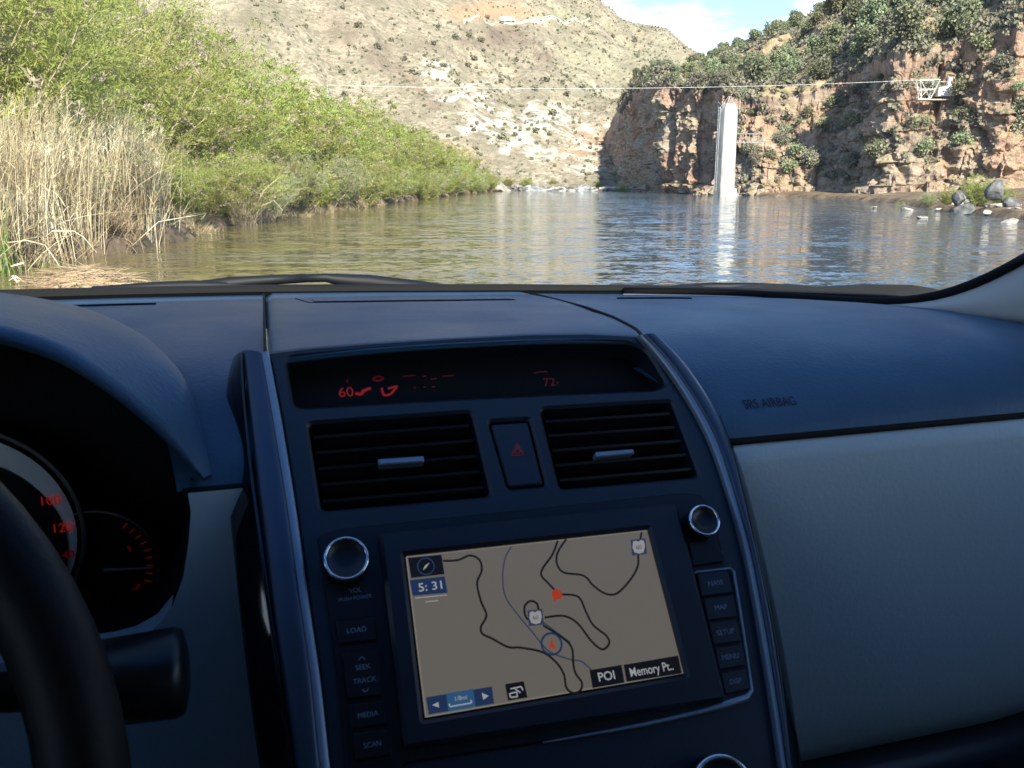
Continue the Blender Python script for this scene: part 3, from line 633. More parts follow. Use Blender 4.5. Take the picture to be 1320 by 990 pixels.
def add_bank(y, offx, s, lib, k=None, dz=0.):
    x = float(xl(y))-offx; z_ = bankzone(y); k = rr.randrange(len(lib)) if k is None else k
    put_shrub(lib, k, x, y, s, ('silvery' if k == len(lib)-1 else 'bright green')+f' feathery tamarisk shrub {z_}', ('silvery' if k == len(lib)-1 else 'bright green')+f' tamarisk shrubs {z_}', dz)
y = 24.5
while y < 170:
    near = y < 48; lib = SH if near else SHF
    add_bank(y, rr.uniform(.3, 1.0)+(2.0 if y < 30 else 0), rr.uniform(.5, .75) if y > 32 else rr.uniform(.7, .85), lib, None, -.25)
    if y < 160: add_bank(y+rr.uniform(-1, 1), rr.uniform(3.6, 5.0), rr.uniform(1.05, 1.35), lib, rr.randrange(len(lib)-1))
    if y < 150: add_bank(y+rr.uniform(-1, 1), rr.uniform(7.5, 9.5), rr.uniform(1.35, 1.75)*(1.12 if y < 45 else 1), SHB if near else lib, rr.randrange(2), .4)
    if y < 62: add_bank(y+rr.uniform(-1, 1), rr.uniform(11, 14), rr.uniform(1.7, 2.4), SHB, rr.randrange(2), .8)
    y += rr.uniform(2.3, 3.2) if near else rr.uniform(3.6, 5.)
for (x, y, s) in [(-19, 19, 1.2), (-17, 23, 1.0), (-24, 24, 1.6), (-15.3, 21.5, .75), (-21, 15, 1.2)]:
    put_shrub(SHB, rr.randrange(3), x, y, s, 'bright green feathery tamarisk shrub behind the dead reeds on the near left bank', 'bright green tamarisk shrubs behind the dead reeds on the near left bank')
# green bushes at the river head and on the right shore
for (px, D, s, lab, k) in [(655, 200, .55, 'low green bush behind the huge pale boulder', 0), (678, 206, .5, 'green bush left above the rapids', 1), (712, 208, .42, 'green bush in the middle above the rapids', 0), (770, 206, .35, 'small green bush right above the rapids', 1),
        (803, 176, .52, 'round bright green bush at the shaded cliff foot', 0), (1262, 53, .34, 'bright green bush between the dark boulders at right', 0), (1292, 52, .26, 'green bush right of the largest dark boulder', 1),
        (1200, 62, .22, 'small olive bush on the shore left of the dark boulders', 2), (1165, 68, .22, 'low olive bush by the shore under the red ledge', 2), (1225, 58, .22, 'small green bush by the shore beside the dark boulder', 0), (838, 168, .5, 'shaded green bush in the cliff recess', 0)]:
    x = W_at(px, D); put_shrub(SHF, k, x, D, s, lab, None)
# ------------------------------------------------------------------ reeds
reed_m = leaf_mat('dead_reed', [(.3, (.30, .23, .13)), (.5, (.56, .48, .31)), (.68, (.74, .68, .50))], .9, .3, .0)
def blades(P, Dv, Ls, bend, w, rng, seg=5):
    """tapered, bending strips: root P, direction Dv, length Ls"""
    n = len(P); t = np.linspace(0, 1, seg+1); side = np.cross(Dv, rng.normal(size=(n, 3))); side /= np.linalg.norm(side, axis=1)[:, None]+1e-9
    V = []
    for k, tk in enumerate(t):
        c = P+Dv*(Ls*tk)[:, None]+bend*(tk**2.2)[()] if np.ndim(tk) else P+Dv*(Ls*tk)[:, None]+bend*tk**2.2
        ww = (w*(1-.8*tk))[:, None]; V += [c-side*ww, c+side*ww]
    V = np.stack(V, 1).reshape(-1, 3); m = 2*(seg+1); F = []
    b0 = np.arange(n)[:, None]*m
    for k in range(seg): F.append(b0+np.array([[2*k, 2*k+1, 2*k+3, 2*k+2]]))
    return V, np.concatenate(F, 0).reshape(-1, 4)
def reed_bed(name, n, ys, width, hmin, hmax, mat, seed, label, tilt=.09, w=.010, x0=0.0, front=0.):
    rng = np.random.default_rng(seed); Vs, Fs, off = [], [], 0
    cl = rng.uniform(ys[0], ys[1], max(6, int(n/90))); co = rng.random(len(cl))*width
    ki = rng.integers(0, len(cl), n); y = cl[ki]+rng.normal(size=n)*.28; x = xl(y)+front-co[ki]+rng.normal(size=n)*.28+x0
    z = np.maximum(ground_z(x, y), -.25); P = np.stack([x, y, z], 1)
    cdir = rng.normal(size=(len(cl), 2))*tilt; D = np.stack([cdir[ki, 0]+rng.normal(size=n)*tilt*.8, cdir[ki, 1]+rng.normal(size=n)*tilt*.8, np.ones(n)], 1)
    wild = rng.random(n) < .07; D[wild, :2] += rng.normal(size=(wild.sum(), 2))*.7; D /= np.linalg.norm(D, axis=1)[:, None]
    Lh = (hmin+(hmax-hmin)*rng.random(n)**.7)*(1-.25*wild)*(.66+.40*rng.random(len(cl)))[ki]; bend = np.stack([rng.normal(size=n)*.22+.12, rng.normal(size=n)*.15, -rng.random(n)*.12], 1)*(Lh/2.5)[:, None]; bend[wild] *= 2.2; bend[wild, 2] -= .5
    V, F = blades(P, D, Lh, bend, np.full(n, w), rng); Vs.append(V); Fs.append(F+off); off += len(V)
    # side leaves
    m = int(n*2.2); i = rng.integers(0, n, m); t = .15+.75*rng.random(m); Pl = P[i]+D[i]*(Lh[i]*t)[:, None]+bend[i]*(t**2.2)[:, None]
    a = rng.random(m)*6.28; Dl = np.stack([np.cos(a)*.5, np.sin(a)*.5, .75+.4*rng.random(m)], 1); Dl /= np.linalg.norm(Dl, axis=1)[:, None]
    V, F = blades(Pl, Dl, .25+.4*rng.random(m), np.stack([np.cos(a)*.1, np.sin(a)*.1, -.22*rng.random(m)], 1), np.full(m, w*.8), rng, 3); Vs.append(V); Fs.append(F+off); off += len(V)
    # plumes
    sel = np.where((rng.random(n) < .22) & ~wild)[0]; top = P[sel]+D[sel]*Lh[sel][:, None]+bend[sel]
    rep = 9; i = np.repeat(np.arange(len(sel)), rep); Pl = top[i]-D[sel][i]*(rng.random(len(i))*.25)[:, None]; a = rng.random(len(i))*6.28
    Dl = np.stack([np.cos(a)*.4+.3, np.sin(a)*.4, np.ones(len(i))], 1); Dl /= np.linalg.norm(Dl, axis=1)[:, None]
    V, F = blades(Pl, Dl, .10+.12*rng.random(len(i)), np.stack([.05*np.ones(len(i)), 0*a, -.04*np.ones(len(i))], 1), np.full(len(i), w*.9), rng, 2); Vs.append(V); Fs.append(F+off)
    return tag(mk(name, np.concatenate(Vs), np.concatenate(Fs), mat, smooth=False), label, 'reeds', kind='stuff')
reed_bed('dead_reeds', 3900, (17.0, 28.0), 2.3, 1.6, 3.6, reed_m, 3, 'tall pale dead reeds standing along the near left bank', x0=-.3)
reed_bed('broken_reeds', 800, (17.0, 28.0), 1.5, .4, 1.1, leaf_mat('old_reed', [(.3, (.2, .14, .08)), (.7, (.45, .35, .22))], 1.5, .2, 0), 4, 'short broken brown reeds at the foot of the tall ones', tilt=.5, x0=.15)
reed_bed('bank_grass', 1500, (29, 60), .8, .2, .6, leaf_mat('bank_dry_grass', [(.3, (.25, .19, .10)), (.7, (.52, .44, .28))], 1.5, .25, 0), 6, 'dry brown grass hanging over the left bank edge beyond the reeds', tilt=.5, x0=.1)
reed_bed('far_bank_grass', 900, (60, 165), .8, .3, .7, bpy.data.materials['bank_dry_grass'], 16, 'dry grass fringe along the far part of the left bank', tilt=.4, w=.03)
reed_bed('dead_reed_clump', 420, (36.5, 40), 1.0, 1.2, 2.6, leaf_mat('grey_reed', [(.3, (.3, .24, .16)), (.7, (.5, .42, .3))], 1, .2, 0), 8, 'thin grey dead reeds under the shrubs past the main reed bed', tilt=.3, x0=.2)
green_m = leaf_mat('green_shoot', [(.3, (.10, .2, .03)), (.7, (.2, .33, .06))], 2, .4, 0)
def shoots(x, y, n, h, seed, label, spread=.12):
    rng = np.random.default_rng(seed); P = np.stack([x+rng.normal(size=n)*spread, y+rng.normal(size=n)*spread, np.full(n, -.1)], 1)
    D = np.stack([rng.normal(size=n)*.12, rng.normal(size=n)*.12, np.ones(n)], 1); V, F = blades(P, D, h*(.5+.6*rng.random(n)), rng.normal(size=(n, 3))*.05, np.full(n, .009), rng, 4)
    return tag(mk('green_shoots', V, F, green_m, smooth=False), label, 'shoots')
x, D = onwater(48, 358); shoots(x, D, 26, .6, 1, 'small tuft of green shoots in the shallows beside the debris mound')
shoots(-10.6, 17.6, 60, 1.7, 2, 'taller green shoots among the reeds at the left edge', .22)
# debris mound
x, D = onwater(92, 365); D = float(D)
dm = empty('debris_mound', (float(x), D, -.05)); tag(dm, 'low mound of matted brown straw lying in the shallow water', 'debris mound')
us = np.linspace(-1, 1, 40); A, B = np.meshgrid(us, us, indexing='ij'); rr2 = np.sqrt(A*A+B*B); Z = .34*np.clip(1-rr2, -.2, 1)**.8 if False else .32*np.clip(1-rr2**1.6, -.3, 1)+.06*fbm(A*4, B*4, 0, 3)
mk('mat', np.stack([A*1.0, B*.7, Z], -1).reshape(-1, 3), grid_faces(40, 40), textured('matted_straw', [(.3, (.2, .12, .07)), (.5, (.38, .25, .15)), (.7, (.5, .38, .22))], 9, .95, 1, .05, stretch=(1, .3, 1)), dm)
rng = np.random.default_rng(9); n = 900; th = rng.random(n)*6.28; q = rng.random(n)**.5*.95; px_ = np.cos(th)*q; py_ = np.sin(th)*q*.7
P = np.stack([px_, py_, .32*np.clip(1-(q**1.6), 0, 1)+.03], 1); a = rng.normal(size=n)*.5; D_ = np.stack([np.cos(a)*np.sign(rng.normal(size=n)), np.sin(a), rng.normal(size=n)*.12], 1)
V, F = blades(P, D_, .15+.4*rng.random(n), rng.normal(size=(n, 3))*.05, np.full(n, .008), rng, 3); mk('straw', V, F, bpy.data.materials['old_reed'], dm, False)
# branches: arching dead canes over the water
cane = textured('dead_cane', [(.35, (.35, .28, .18)), (.65, (.62, .54, .38))], 4, .85)
def onw3(px, py, D): return Vector((W_at(px, D), D, H_at(py, D)))
for i, (pts, D, lab) in enumerate([(((50, 305), (60, 297), (88, 297), (100, 305), (115, 325)), 18.6, 'arching dead cane bent over the water left of the tall reeds'),
        (((0, 312), (25, 309), (48, 315), (60, 335), (68, 355)), 17.6, 'long dead cane drooping to the water at the left edge'),
        (((160, 318), (200, 285), (235, 279), (262, 275), (255, 283)), 22., 'bent dead cane reaching right beyond the reeds'),
        (((330, 262), (340, 245), (352, 235), (362, 228)), 36., 'bare grey twig sticking out of the shrubs'),
        (((335, 265), (352, 258), (362, 270), (358, 278)), 37., 'curled twig touching the water under the shrubs')]):
    mb = MB(); P = [onw3(*p, D) for p in pts]; mb.tube(P, list(np.linspace(.016, .007, len(P))), 6)
    tag(mb.build('dead_cane', cane, smooth=True), lab, 'cane')
dw = MB(); 
for pts in (((-5, 362), (4, 356), (18, 366), (30, 372)), ((0, 355), (8, 368), (4, 376)), ((10, 358), (2, 372)), ((0, 343), (18, 338))):
    dw.tube([onw3(*p, 15.6) for p in pts], .02, 6)
tag(dw.build('driftwood', cane, smooth=True), 'pale bare driftwood sticks at the lower left water edge', 'driftwood')
#CAR#
# ------------------------------------------------------------------ the car (built in its own frame: x right, y forward, eye-relative metres + OFF)
YAW = rad(16); OFF = np.array([-.145, 0, 1.45])
cR = Matrix.Rotation(YAW, 3, 'Z')
car_loc = Vector((0, 0, EYE))-cR @ Vector(OFF)
car = empty('car', car_loc, YAW); tag(car, 'car interior around the camera, dark dashboard with lit map screen facing the river', 'car')
def ray(px, py):
    a = (px-660)/1098.; b = (495-py)/1098.; v = (a, math.cos(PITCH)+b*math.sin(PITCH), -math.sin(PITCH)+b*math.cos(PITCH)); c, s = math.cos(YAW), math.sin(YAW)
    return np.array([v[0]*c+v[1]*s, -v[0]*s+v[1]*c, v[2]])
PN = np.array([0, -.7571, .6533]); PE = np.array([0, .6533, .7571]); PD = -.49058     # plane of the reclined centre panel
def pp(px, py, w=0.):
    r = ray(px, py); p = r*((PD+w)/(PN @ r)); return (p[0], float(p @ PE), w)          # measured point -> panel coordinates u, v, w
def p3(u, v, w=0.): return np.array([u, 0, 0])+v*PE+(PD+w)*PN
def aty(px, py, y): r = ray(px, py); return r*(y/r[1])
def cmk(name, V, F, mat, parent=car, smooth=False): return mk(name, np.asarray(V, float).reshape(-1, 3)+OFF, F, mat, parent, smooth)
def roundpoly(P, r, n=6, inset=0.):
    P = [Vector((p[0], p[1])) for p in P]; m = len(P); out = []
    if inset:
        Q = []
        for i in range(m):
            a, b, c = P[i-1], P[i], P[(i+1) % m]; d1 = (b-a).normalized(); d2 = (c-b).normalized(); ar = sum(P[j].x*P[(j+1) % m].y-P[(j+1) % m].x*P[j].y for j in range(m)); s = 1 if ar > 0 else -1
            n1 = Vector((-d1.y, d1.x))*s; n2 = Vector((-d2.y, d2.x))*s; bs = (n1+n2); bs = bs/max(bs.dot(n1), .2) if bs.length > 1e-6 else n1; Q.append(b+bs*inset)
        P = Q
    rr_ = r if hasattr(r, '__len__') else [r]*m
    for i in range(m):
        a, b, c = P[i-1], P[i], P[(i+1) % m]; q = min(rr_[i], (a-b).length*.45, (c-b).length*.45)
        if q < 1e-5: out.append(b); continue
        s, e = b+(a-b).normalized()*q, b+(c-b).normalized()*q
        for k in range(n+1): t = k/n; out.append(s*(1-t)**2+b*2*t*(1-t)+e*t*t)
    return out
def ccw(P): return P if sum(P[j][0]*P[(j+1) % len(P)][1]-P[(j+1) % len(P)][0]*P[j][1] for j in range(len(P))) > 0 else P[::-1]
def plate(name, outline, mat, parent=car, w0=-.004, w1=0., holes=(), bev=.0012, hole_depth=.012, smooth=False, map3d=None):
    """solid plate on the panel plane: outline (u,v), holes with bevelled lips and side walls"""
    M = map3d or p3; V = []; F = []
    def ring(P, w): o = len(V); V.extend(M(p[0], p[1], w) for p in P); return list(range(o, o+len(P)))
    def band(a, b, flip=False):
        for i in range(len(a)):
            j = (i+1) % len(a); f = (a[i], a[j], b[j], b[i]); F.append(f[::-1] if flip else f)
    O = ccw([tuple(p[:2]) for p in outline]); Oi = ccw([tuple(p) for p in roundpoly(O, 0, inset=bev)]) if bev else O
    if len(Oi) != len(O): Oi = O
    H = [ccw([tuple(p[:2]) for p in h]) for h in holes]; Ho = [[tuple(p) for p in roundpoly(h, 0, inset=-bev)] for h in H]
    top = ring(Oi, w1); mid = ring(O, w1-bev); bot = ring(O, w0); band(mid, top); band(bot, mid)
    hs = []
    for h, ho in zip(H, Ho):
        a = ring(ho, w1); b_ = ring(h, w1-bev); c = ring(h, w1-hole_depth); band(a, b_); band(b_, c); hs.append((a, ho))
    loops = [[Vector((p[0], p[1], 0)) for p in Oi]]+[[Vector((p[0], p[1], 0)) for p in ho] for _, ho in hs]
    idx = top+[i for a, _ in hs for i in a]
    for t in tessellate_polygon(loops): 
        f = [idx[k] for k in t]; n_ = np.cross(V[f[1]]-V[f[0]], V[f[2]]-V[f[0]]); F.append(tuple(f) if n_ @ PN > 0 else tuple(f[::-1]))
    if not holes: F.append(tuple(bot[::-1]))
    return cmk(name, V, F, mat, parent, smooth)
def ppoly(pts, w=0., r=.004, n=6): return roundpoly([pp(*p, w)[:2] for p in pts], r, n)
def ribbon(name, A, B, mat, wA, wB, bulge, parent=car, nl=40, nw=9, under=.02):
    """arched strip between two measured edges, with side skirts going into the dash"""
    def rs(P, w):
        P = np.array([pp(x, y, w) for x, y in P]); t = np.concatenate([[0], np.cumsum(np.hypot(*np.diff(P[:, :2], axis=0).T))]); t /= t[-1]
        tt = np.linspace(0, 1, nl); k = [np.interp(tt, t, P[:, i]) for i in (0, 1)]
        for _ in range(3):
            for q in k: q[1:-1] = (q[:-2]+2*q[1:-1]+q[2:])/4
        return np.stack(k, 1)
    a, b = rs(A, wA), rs(B, wB); V = []
    for i in range(nl):
        row = [p3(a[i, 0], a[i, 1], wA-under)]
        for s in np.linspace(0, 1, nw): q = a[i]*(1-s)+b[i]*s; row.append(p3(q[0], q[1], wA*(1-s)+wB*s+bulge*math.sin(math.pi*s)**.7))
        row.append(p3(b[i, 0], b[i, 1], wB-under)); V += row
    o = cmk(name, V, grid_faces(nl, nw+2), mat, parent, True); return o
def text_mesh(s, size, bold=.0, spacing=1.0):
    c = bpy.data.curves.new('t', 'FONT'); c.body = s; c.size = size; c.align_x = 'CENTER'; c.align_y = 'CENTER'; c.resolution_u = 4; c.space_character = spacing; c.offset = bold
    o = bpy.data.objects.new('t', c); COL.objects.link(o); dg = bpy.context.evaluated_depsgraph_get(); me = bpy.data.meshes.new_from_object(o.evaluated_get(dg))
    V = np.array([v.co[:2] for v in me.vertices]); F = [tuple(p.vertices) for p in me.polygons]; bpy.data.objects.remove(o); bpy.data.curves.remove(c); bpy.data.meshes.remove(me); return V, F
def label_at(px, py, s, hpx, mat, parent, name='lettering', w=.0006, bold=0., rot=0., xs=1.0):
    u, v, _ = pp(px, py, w); u2, v2, _ = pp(px, py+hpx, w); size = abs(v-v2)*1.38; V, F = text_mesh(s, size, bold*size)
    c, s_ = math.cos(rot), math.sin(rot); V = V*np.array([xs, 1]); P = [p3(u+x*c-y*s_, v+x*s_+y*c, w) for x, y in V]; return cmk(name, P, F, mat, parent)
def lines_at(strokes, wd, mat, parent, name, w, closed=False):
    V, F = [], []
    for st in strokes:
        P = np.array([pp(x, y, w)[:2] for x, y in st]); 
        t = np.linspace(0, len(P)-1, (len(P)-1)*8+1); Q = []
        for q in t:                                  # Catmull-Rom
            i = min(int(q), len(P)-2); f = q-i; p0, p1, p2, p3_ = P[max(i-1, 0)], P[i], P[i+1], P[min(i+2, len(P)-1)]
            Q.append(.5*((2*p1)+(-p0+p2)*f+(2*p0-5*p1+4*p2-p3_)*f*f+(-p0+3*p1-3*p2+p3_)*f**3))
        Q = np.array(Q); d = np.gradient(Q, axis=0); n_ = np.stack([-d[:, 1], d[:, 0]], 1); n_ /= np.linalg.norm(n_, axis=1)[:, None]+1e-12
        o = len(V); 
        for a, b in zip(Q-n_*wd/2, Q+n_*wd/2): V += [p3(*a, w), p3(*b, w)]
        F += [(o+2*i, o+2*i+2, o+2*i+3, o+2*i+1) for i in range(len(Q)-1)]
    return cmk(name, V, F, mat, parent)

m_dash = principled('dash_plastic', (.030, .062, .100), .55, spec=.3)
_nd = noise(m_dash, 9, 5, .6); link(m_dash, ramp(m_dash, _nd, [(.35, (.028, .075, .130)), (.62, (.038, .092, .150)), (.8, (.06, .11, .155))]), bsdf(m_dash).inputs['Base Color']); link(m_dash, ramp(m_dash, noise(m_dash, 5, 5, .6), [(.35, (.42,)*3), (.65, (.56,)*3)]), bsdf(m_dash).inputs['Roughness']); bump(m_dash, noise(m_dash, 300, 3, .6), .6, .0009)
m_panel = principled('panel_plastic', (.009, .015, .023), .42, spec=.5); bump(m_panel, noise(m_panel, 600, 2, .5), .15, .0004)
m_black = principled('black_plastic', (.008, .008, .009), .35, spec=.4)
m_matte = principled('matte_black', (.006, .006, .006), .8, spec=.2)
m_piano = principled('gloss_black', (.006, .006, .008), .08, spec=.5)
m_silver = principled('silver_trim', (.06, .075, .10), .32, metal=.5); m_chrome = principled('chrome', (.75, .76, .78), .12, metal=1.)
m_bright = principled('satin_aluminium', (.26, .29, .33), .4, metal=.6)
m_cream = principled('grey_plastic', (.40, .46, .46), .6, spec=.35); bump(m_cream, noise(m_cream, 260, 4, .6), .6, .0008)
m_btn = principled('button_plastic', (.012, .013, .019), .4, spec=.5)
m_dim = principled('dim_print', (.20, .23, .29), .6)
m_red = principled('red_led', (.02, 0, 0), .5, emit=(1, .03, .012), es=.06)
m_redd = principled('red_led_dim', (.02, 0, 0), .5, emit=(1, .03, .02), es=.015)
m_shade = principled('grey_cloth', (.38, .36, .33), .9)

# --- dash profile: (y, z) of the soft upper roll, shared left and right of the centre panel
PR = np.array([(.96, -.119), (.88, -.1145), (.80, -.1125), (.72, -.1125), (.66, -.1150), (.61, -.1195), (.57, -.1265), (.54, -.136), (.518, -.149), (.505, -.162), (.5, -.174)])
_t = np.linspace(0, len(PR)-1, 121); PR = np.stack([np.interp(_t, range(len(PR)), PR[:, 0]), np.interp(_t, range(len(PR)), PR[:, 1])], 1)
for _ in range(60): PR[1:-1] = (PR[:-2]+2*PR[1:-1]+PR[2:])/4
def base_y(x): return .95-.505*(x-.145)**2
def base_r(x): return np.interp(x, [-.6, -.27, -.237, -.13, -.005, .128, .27, .417, .482, .565, .628, .687, .726, .8], [-.16, -.1208, -.1216, -.1222, -.1241, -.1278, -.1326, -.1396, -.1441, -.1514, -.1592, -.1675, -.1771, -.19])
def dash_pt(x, t):                                      # t 0 at the glass, 1 at the seam
    i = t*(len(PR)-1); y = np.interp(i, range(len(PR)), PR[:, 0]); z = np.interp(i, range(len(PR)), PR[:, 1])
    yb = base_y(x)+.01; y2 = .5+(y-.5)*(yb-.5)/(.96-.5); zb = base_y(x)*base_r(x); z += (zb+.1185)*(1-t)**1.0*1.0
    edge = max(0, x-.56); z -= edge**1.6*.45*(1 if True else 0)*min(1, t*2); y2 += edge**2*.9*t
    return np.array([x, y2, z])
def dash_sheet(name, lo, hi, mat, parent=None):
    T = np.linspace(0, 1, 90); V = []
    for a in np.linspace(0, 1, 60):
        for t in T: y = dash_pt(.1, t)[1]; x = lo(y)*(1-a)+hi(y)*a; V.append(dash_pt(x, t))
    return cmk(name, V, grid_faces(60, 90), mat, parent or car, True)
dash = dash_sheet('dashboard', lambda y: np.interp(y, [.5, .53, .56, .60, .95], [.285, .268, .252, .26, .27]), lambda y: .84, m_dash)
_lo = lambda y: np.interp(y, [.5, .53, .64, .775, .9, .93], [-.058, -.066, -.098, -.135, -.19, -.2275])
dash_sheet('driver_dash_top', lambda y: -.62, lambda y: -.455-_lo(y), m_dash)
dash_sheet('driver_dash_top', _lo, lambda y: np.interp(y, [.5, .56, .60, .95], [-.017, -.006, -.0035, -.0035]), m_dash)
# thin recessed seam between upper roll and the sand lower panel
mb = MB(); mb.tube([dash_pt(x, 1.0)+OFF+np.array([0, .001, -.001]) for x in np.linspace(.27, .84, 40)], .0028, 6); mb.build('seam', m_matte, dash, True)
mb = MB(); mb.tube([dash_pt(x, 1.0)+OFF+np.array([0, .001, -.001]) for x in np.linspace(-.055, -.015, 8)], .0028, 6); mb.build('seam', m_matte, dash, True)
# centre dash cover with side seams and the closed sensor lid
def cov(x, y, up=.0022): 
    t = (y-.556)/(base_y(x)-.556); t = np.clip(t, 0, 1); z0_ = -.1045-.006*abs((x-.13)/.14)**2.5*(1-t); z1_ = base_y(x)*base_r(x)
    return np.array([x, y, (z0_*(1-t)**1.2+z1_*(1-(1-t)**1.2))+up-.0035*(1-t)**12])
XR_ = lambda y: np.interp(y, [.55, .60, .68, .76, .85, .95], [.256, .272, .286, .292, .291, .286])
V = []
for i in range(40):
    y = .553+(base_y(.13)-.553)*i/39
    for s in np.linspace(0, 1, 40): x = -.003+(XR_(y)+.003)*s; V.append(cov(x, min(y, base_y(x)), .0022 if .01 < s < .99 else -.003))
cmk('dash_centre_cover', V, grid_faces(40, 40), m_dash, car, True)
def surf_line(name, pts, r, mat, up=.0024):
    mb = MB(); mb.tube([cov(*p, up=up)+OFF for p in pts], r, 6); return mb.build(name, mat, car, True)
surf_line('cover_seam', [(-.0045, y) for y in np.linspace(.556, .94, 12)], .0012, m_matte, .0018)
surf_line('cover_seam', [(XR_(y)+.0012, y) for y in np.linspace(.556, .93, 24)], .0014, m_matte, .0016)
surf_line('cover_seam', [(x, .842) for x in np.linspace(.038, .245, 12)], .0009, m_matte, .0018); surf_line('cover_seam', [(.038-.006*k, .842+.02*k) for k in range(3)], .0012, m_matte, .0018)
lid = []; 
for i in range(8):
    for j in range(20): x = .042+.205*j/19; y = .848+.04*i/7; lid.append(cov(x, y, .0032))
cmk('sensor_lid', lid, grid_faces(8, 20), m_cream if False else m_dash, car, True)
# defroster slots near the glass
for x0, x1 in ((.36, .44), (-.24, -.10)):
    mb = MB(); mb.tube([dash_pt(x, .12)+OFF+np.array([0, 0, .0005]) for x in np.linspace(x0, x1, 12)], .0011, 6); mb.build('defroster_slot', m_matte, car, True)

# --- centre panel
outl = [(343, 453), (400, 446), (480, 440), (580, 434), (680, 429), (760, 428), (821, 431), (850, 462), (885, 512), (915, 567), (940, 641), (962, 721), (980, 820), (993, 900), (1008, 1000), (1022, 1090), (428, 1090), (424, 985), (413, 880), (398, 780), (380, 650), (362, 540), (348, 470)]
h_disp = ppoly([(368, 461), (480, 451), (600, 445), (720, 442), (812, 442), (834, 452), (860, 495), (845, 502), (700, 508), (540, 516), (392, 525), (379, 521)], r=.006)
h_v1 = ppoly([(397, 546), (608, 531), (633, 639), (414, 658)], r=.004); h_v2 = ppoly([(697, 527), (866, 517), (902, 614), (722, 630)], r=.004)
h_hz = ppoly([(630, 543), (683, 540), (704, 626), (655, 630)], r=.003)
panel = plate('centre_panel', [pp(*p)[:2] for p in outl], m_panel, w0=-.05, holes=[h_disp, h_v1, h_v2, h_hz], hole_depth=.035, bev=.002)
def hole_back(name, outline, mat, w, parent): return plate(name, outline, mat, parent, w0=w-.002, w1=w, bev=0)
# information display
dp = hole_back('display', h_disp, m_matte, -.020, panel)
mbx = []
label_at(446, 506, '60', 13, m_red, dp, 'lit_digits', w=-.0195, bold=.0)
label_at(708, 493, '72', 11, m_redd, dp, 'lit_digits', w=-.0195)
def box_at(name, quad, mat, parent, w, t=.0004): return plate(name, [pp(*q, w)[:2] for q in quad], mat, parent, w0=w-t, w1=w, bev=0)
lines_at([[(458, 507), (465, 508), (468, 505)], [(466, 505), (478, 500)]], .0022, m_red, dp, 'lit_symbol', -.0195)
lines_at([[(492, 500), (495, 509), (503, 508), (508, 503), (512, 497)], [(500, 501), (510, 498)]], .0016, m_red, dp, 'lit_symbol', -.0195)
lines_at([[(480, 489), (487, 485), (494, 488), (487, 491), (480, 489)]], .0014, m_redd, dp, 'lit_symbol', -.0195)
[lines_at([q_], .0009, m_redd, dp, 'lit_mark', -.0195) for q_ in ([(447, 494), (448, 489)], [(519, 485), (536, 484)], [(545, 485), (550, 485)], [(555, 489), (563, 488)], [(570, 485), (585, 484)], [(533, 500), (536, 500)], [(546, 499), (549, 499)], [(556, 499), (561, 498)], [(688, 481), (700, 479), (706, 480)], [(718, 492), (719, 495)])]
# air vents
def vent(hole, quad, tabp):
    vt = hole_back('air_vent', hole, m_matte, -.034, panel); TL, TR, BR, BL = [np.array(pp(*q)[:2]) for q in quad]
    for k in range(5):
        f = (k+.62)/5.2; a = TL*(1-f)+BL*f; b = TR*(1-f)+BR*f; V = []
        for e in (a+np.array([.0015, 0]), b-np.array([.0015, 0])):
            for (dv, dw) in ((.0006, -.003), (-.0012, -.0035), (-.009, -.026), (-.0075, -.026)): V.append(p3(e[0], e[1]+dv, dw))
        cmk('slat', V, [(0, 1, 5, 4), (1, 2, 6, 5), (2, 3, 7, 6), (3, 0, 4, 7), (0, 3, 2, 1), (4, 5, 6, 7)], m_black, vt)
    for q in tabp:
        P = [pp(*x, .0005) for x in q]; plate('vent_tab', roundpoly([p[:2] for p in P], .001), m_bright, vt, w0=-.006, w1=.0015, bev=.0008)
vent(h_v1, [(399, 548), (606, 533), (631, 637), (415, 656)], [[(487, 592), (546, 588), (547, 596), (489, 600)]])
vent(h_v2, [(699, 529), (864, 519), (900, 612), (723, 628)], [[(767, 583), (816, 579), (818, 585), (769, 590)]])
hz = plate('hazard_button', ppoly([(633, 546), (681, 543), (701, 623), (656, 627)], r=.002), m_btn, panel, w0=-.02, w1=-.001, bev=.001)
tri = lambda s: [(667+sx*s, 580+sy*s) for sx, sy in ((0, -1), (.95, .75), (-.9, .85), (0, -1))]
lines_at([tri(8), tri(4)], .0008, principled('red_print', (.35, .03, .02), .6), hz, 'warning_triangle', -.0004) if False else None
V = []
for s in (8.5, 4.5):
    Q = [pp(*q, -.0005)[:2] for q in tri(s)[:3]]
    for i in range(3):
        a, b = np.array(Q[i]), np.array(Q[(i+1) % 3]); d = (b-a)/np.linalg.norm(b-a); n_ = np.array([-d[1], d[0]])*.0005; V += [p3(*(a-n_), -.0005), p3(*(b-n_), -.0005), p3(*(b+n_), -.0005), p3(*(a+n_), -.0005)]
cmk('warning_triangle', V, [(4*i, 4*i+1, 4*i+2, 4*i+3) for i in range(6)], principled('red_print', (.30, .02, .02), .6), hz)
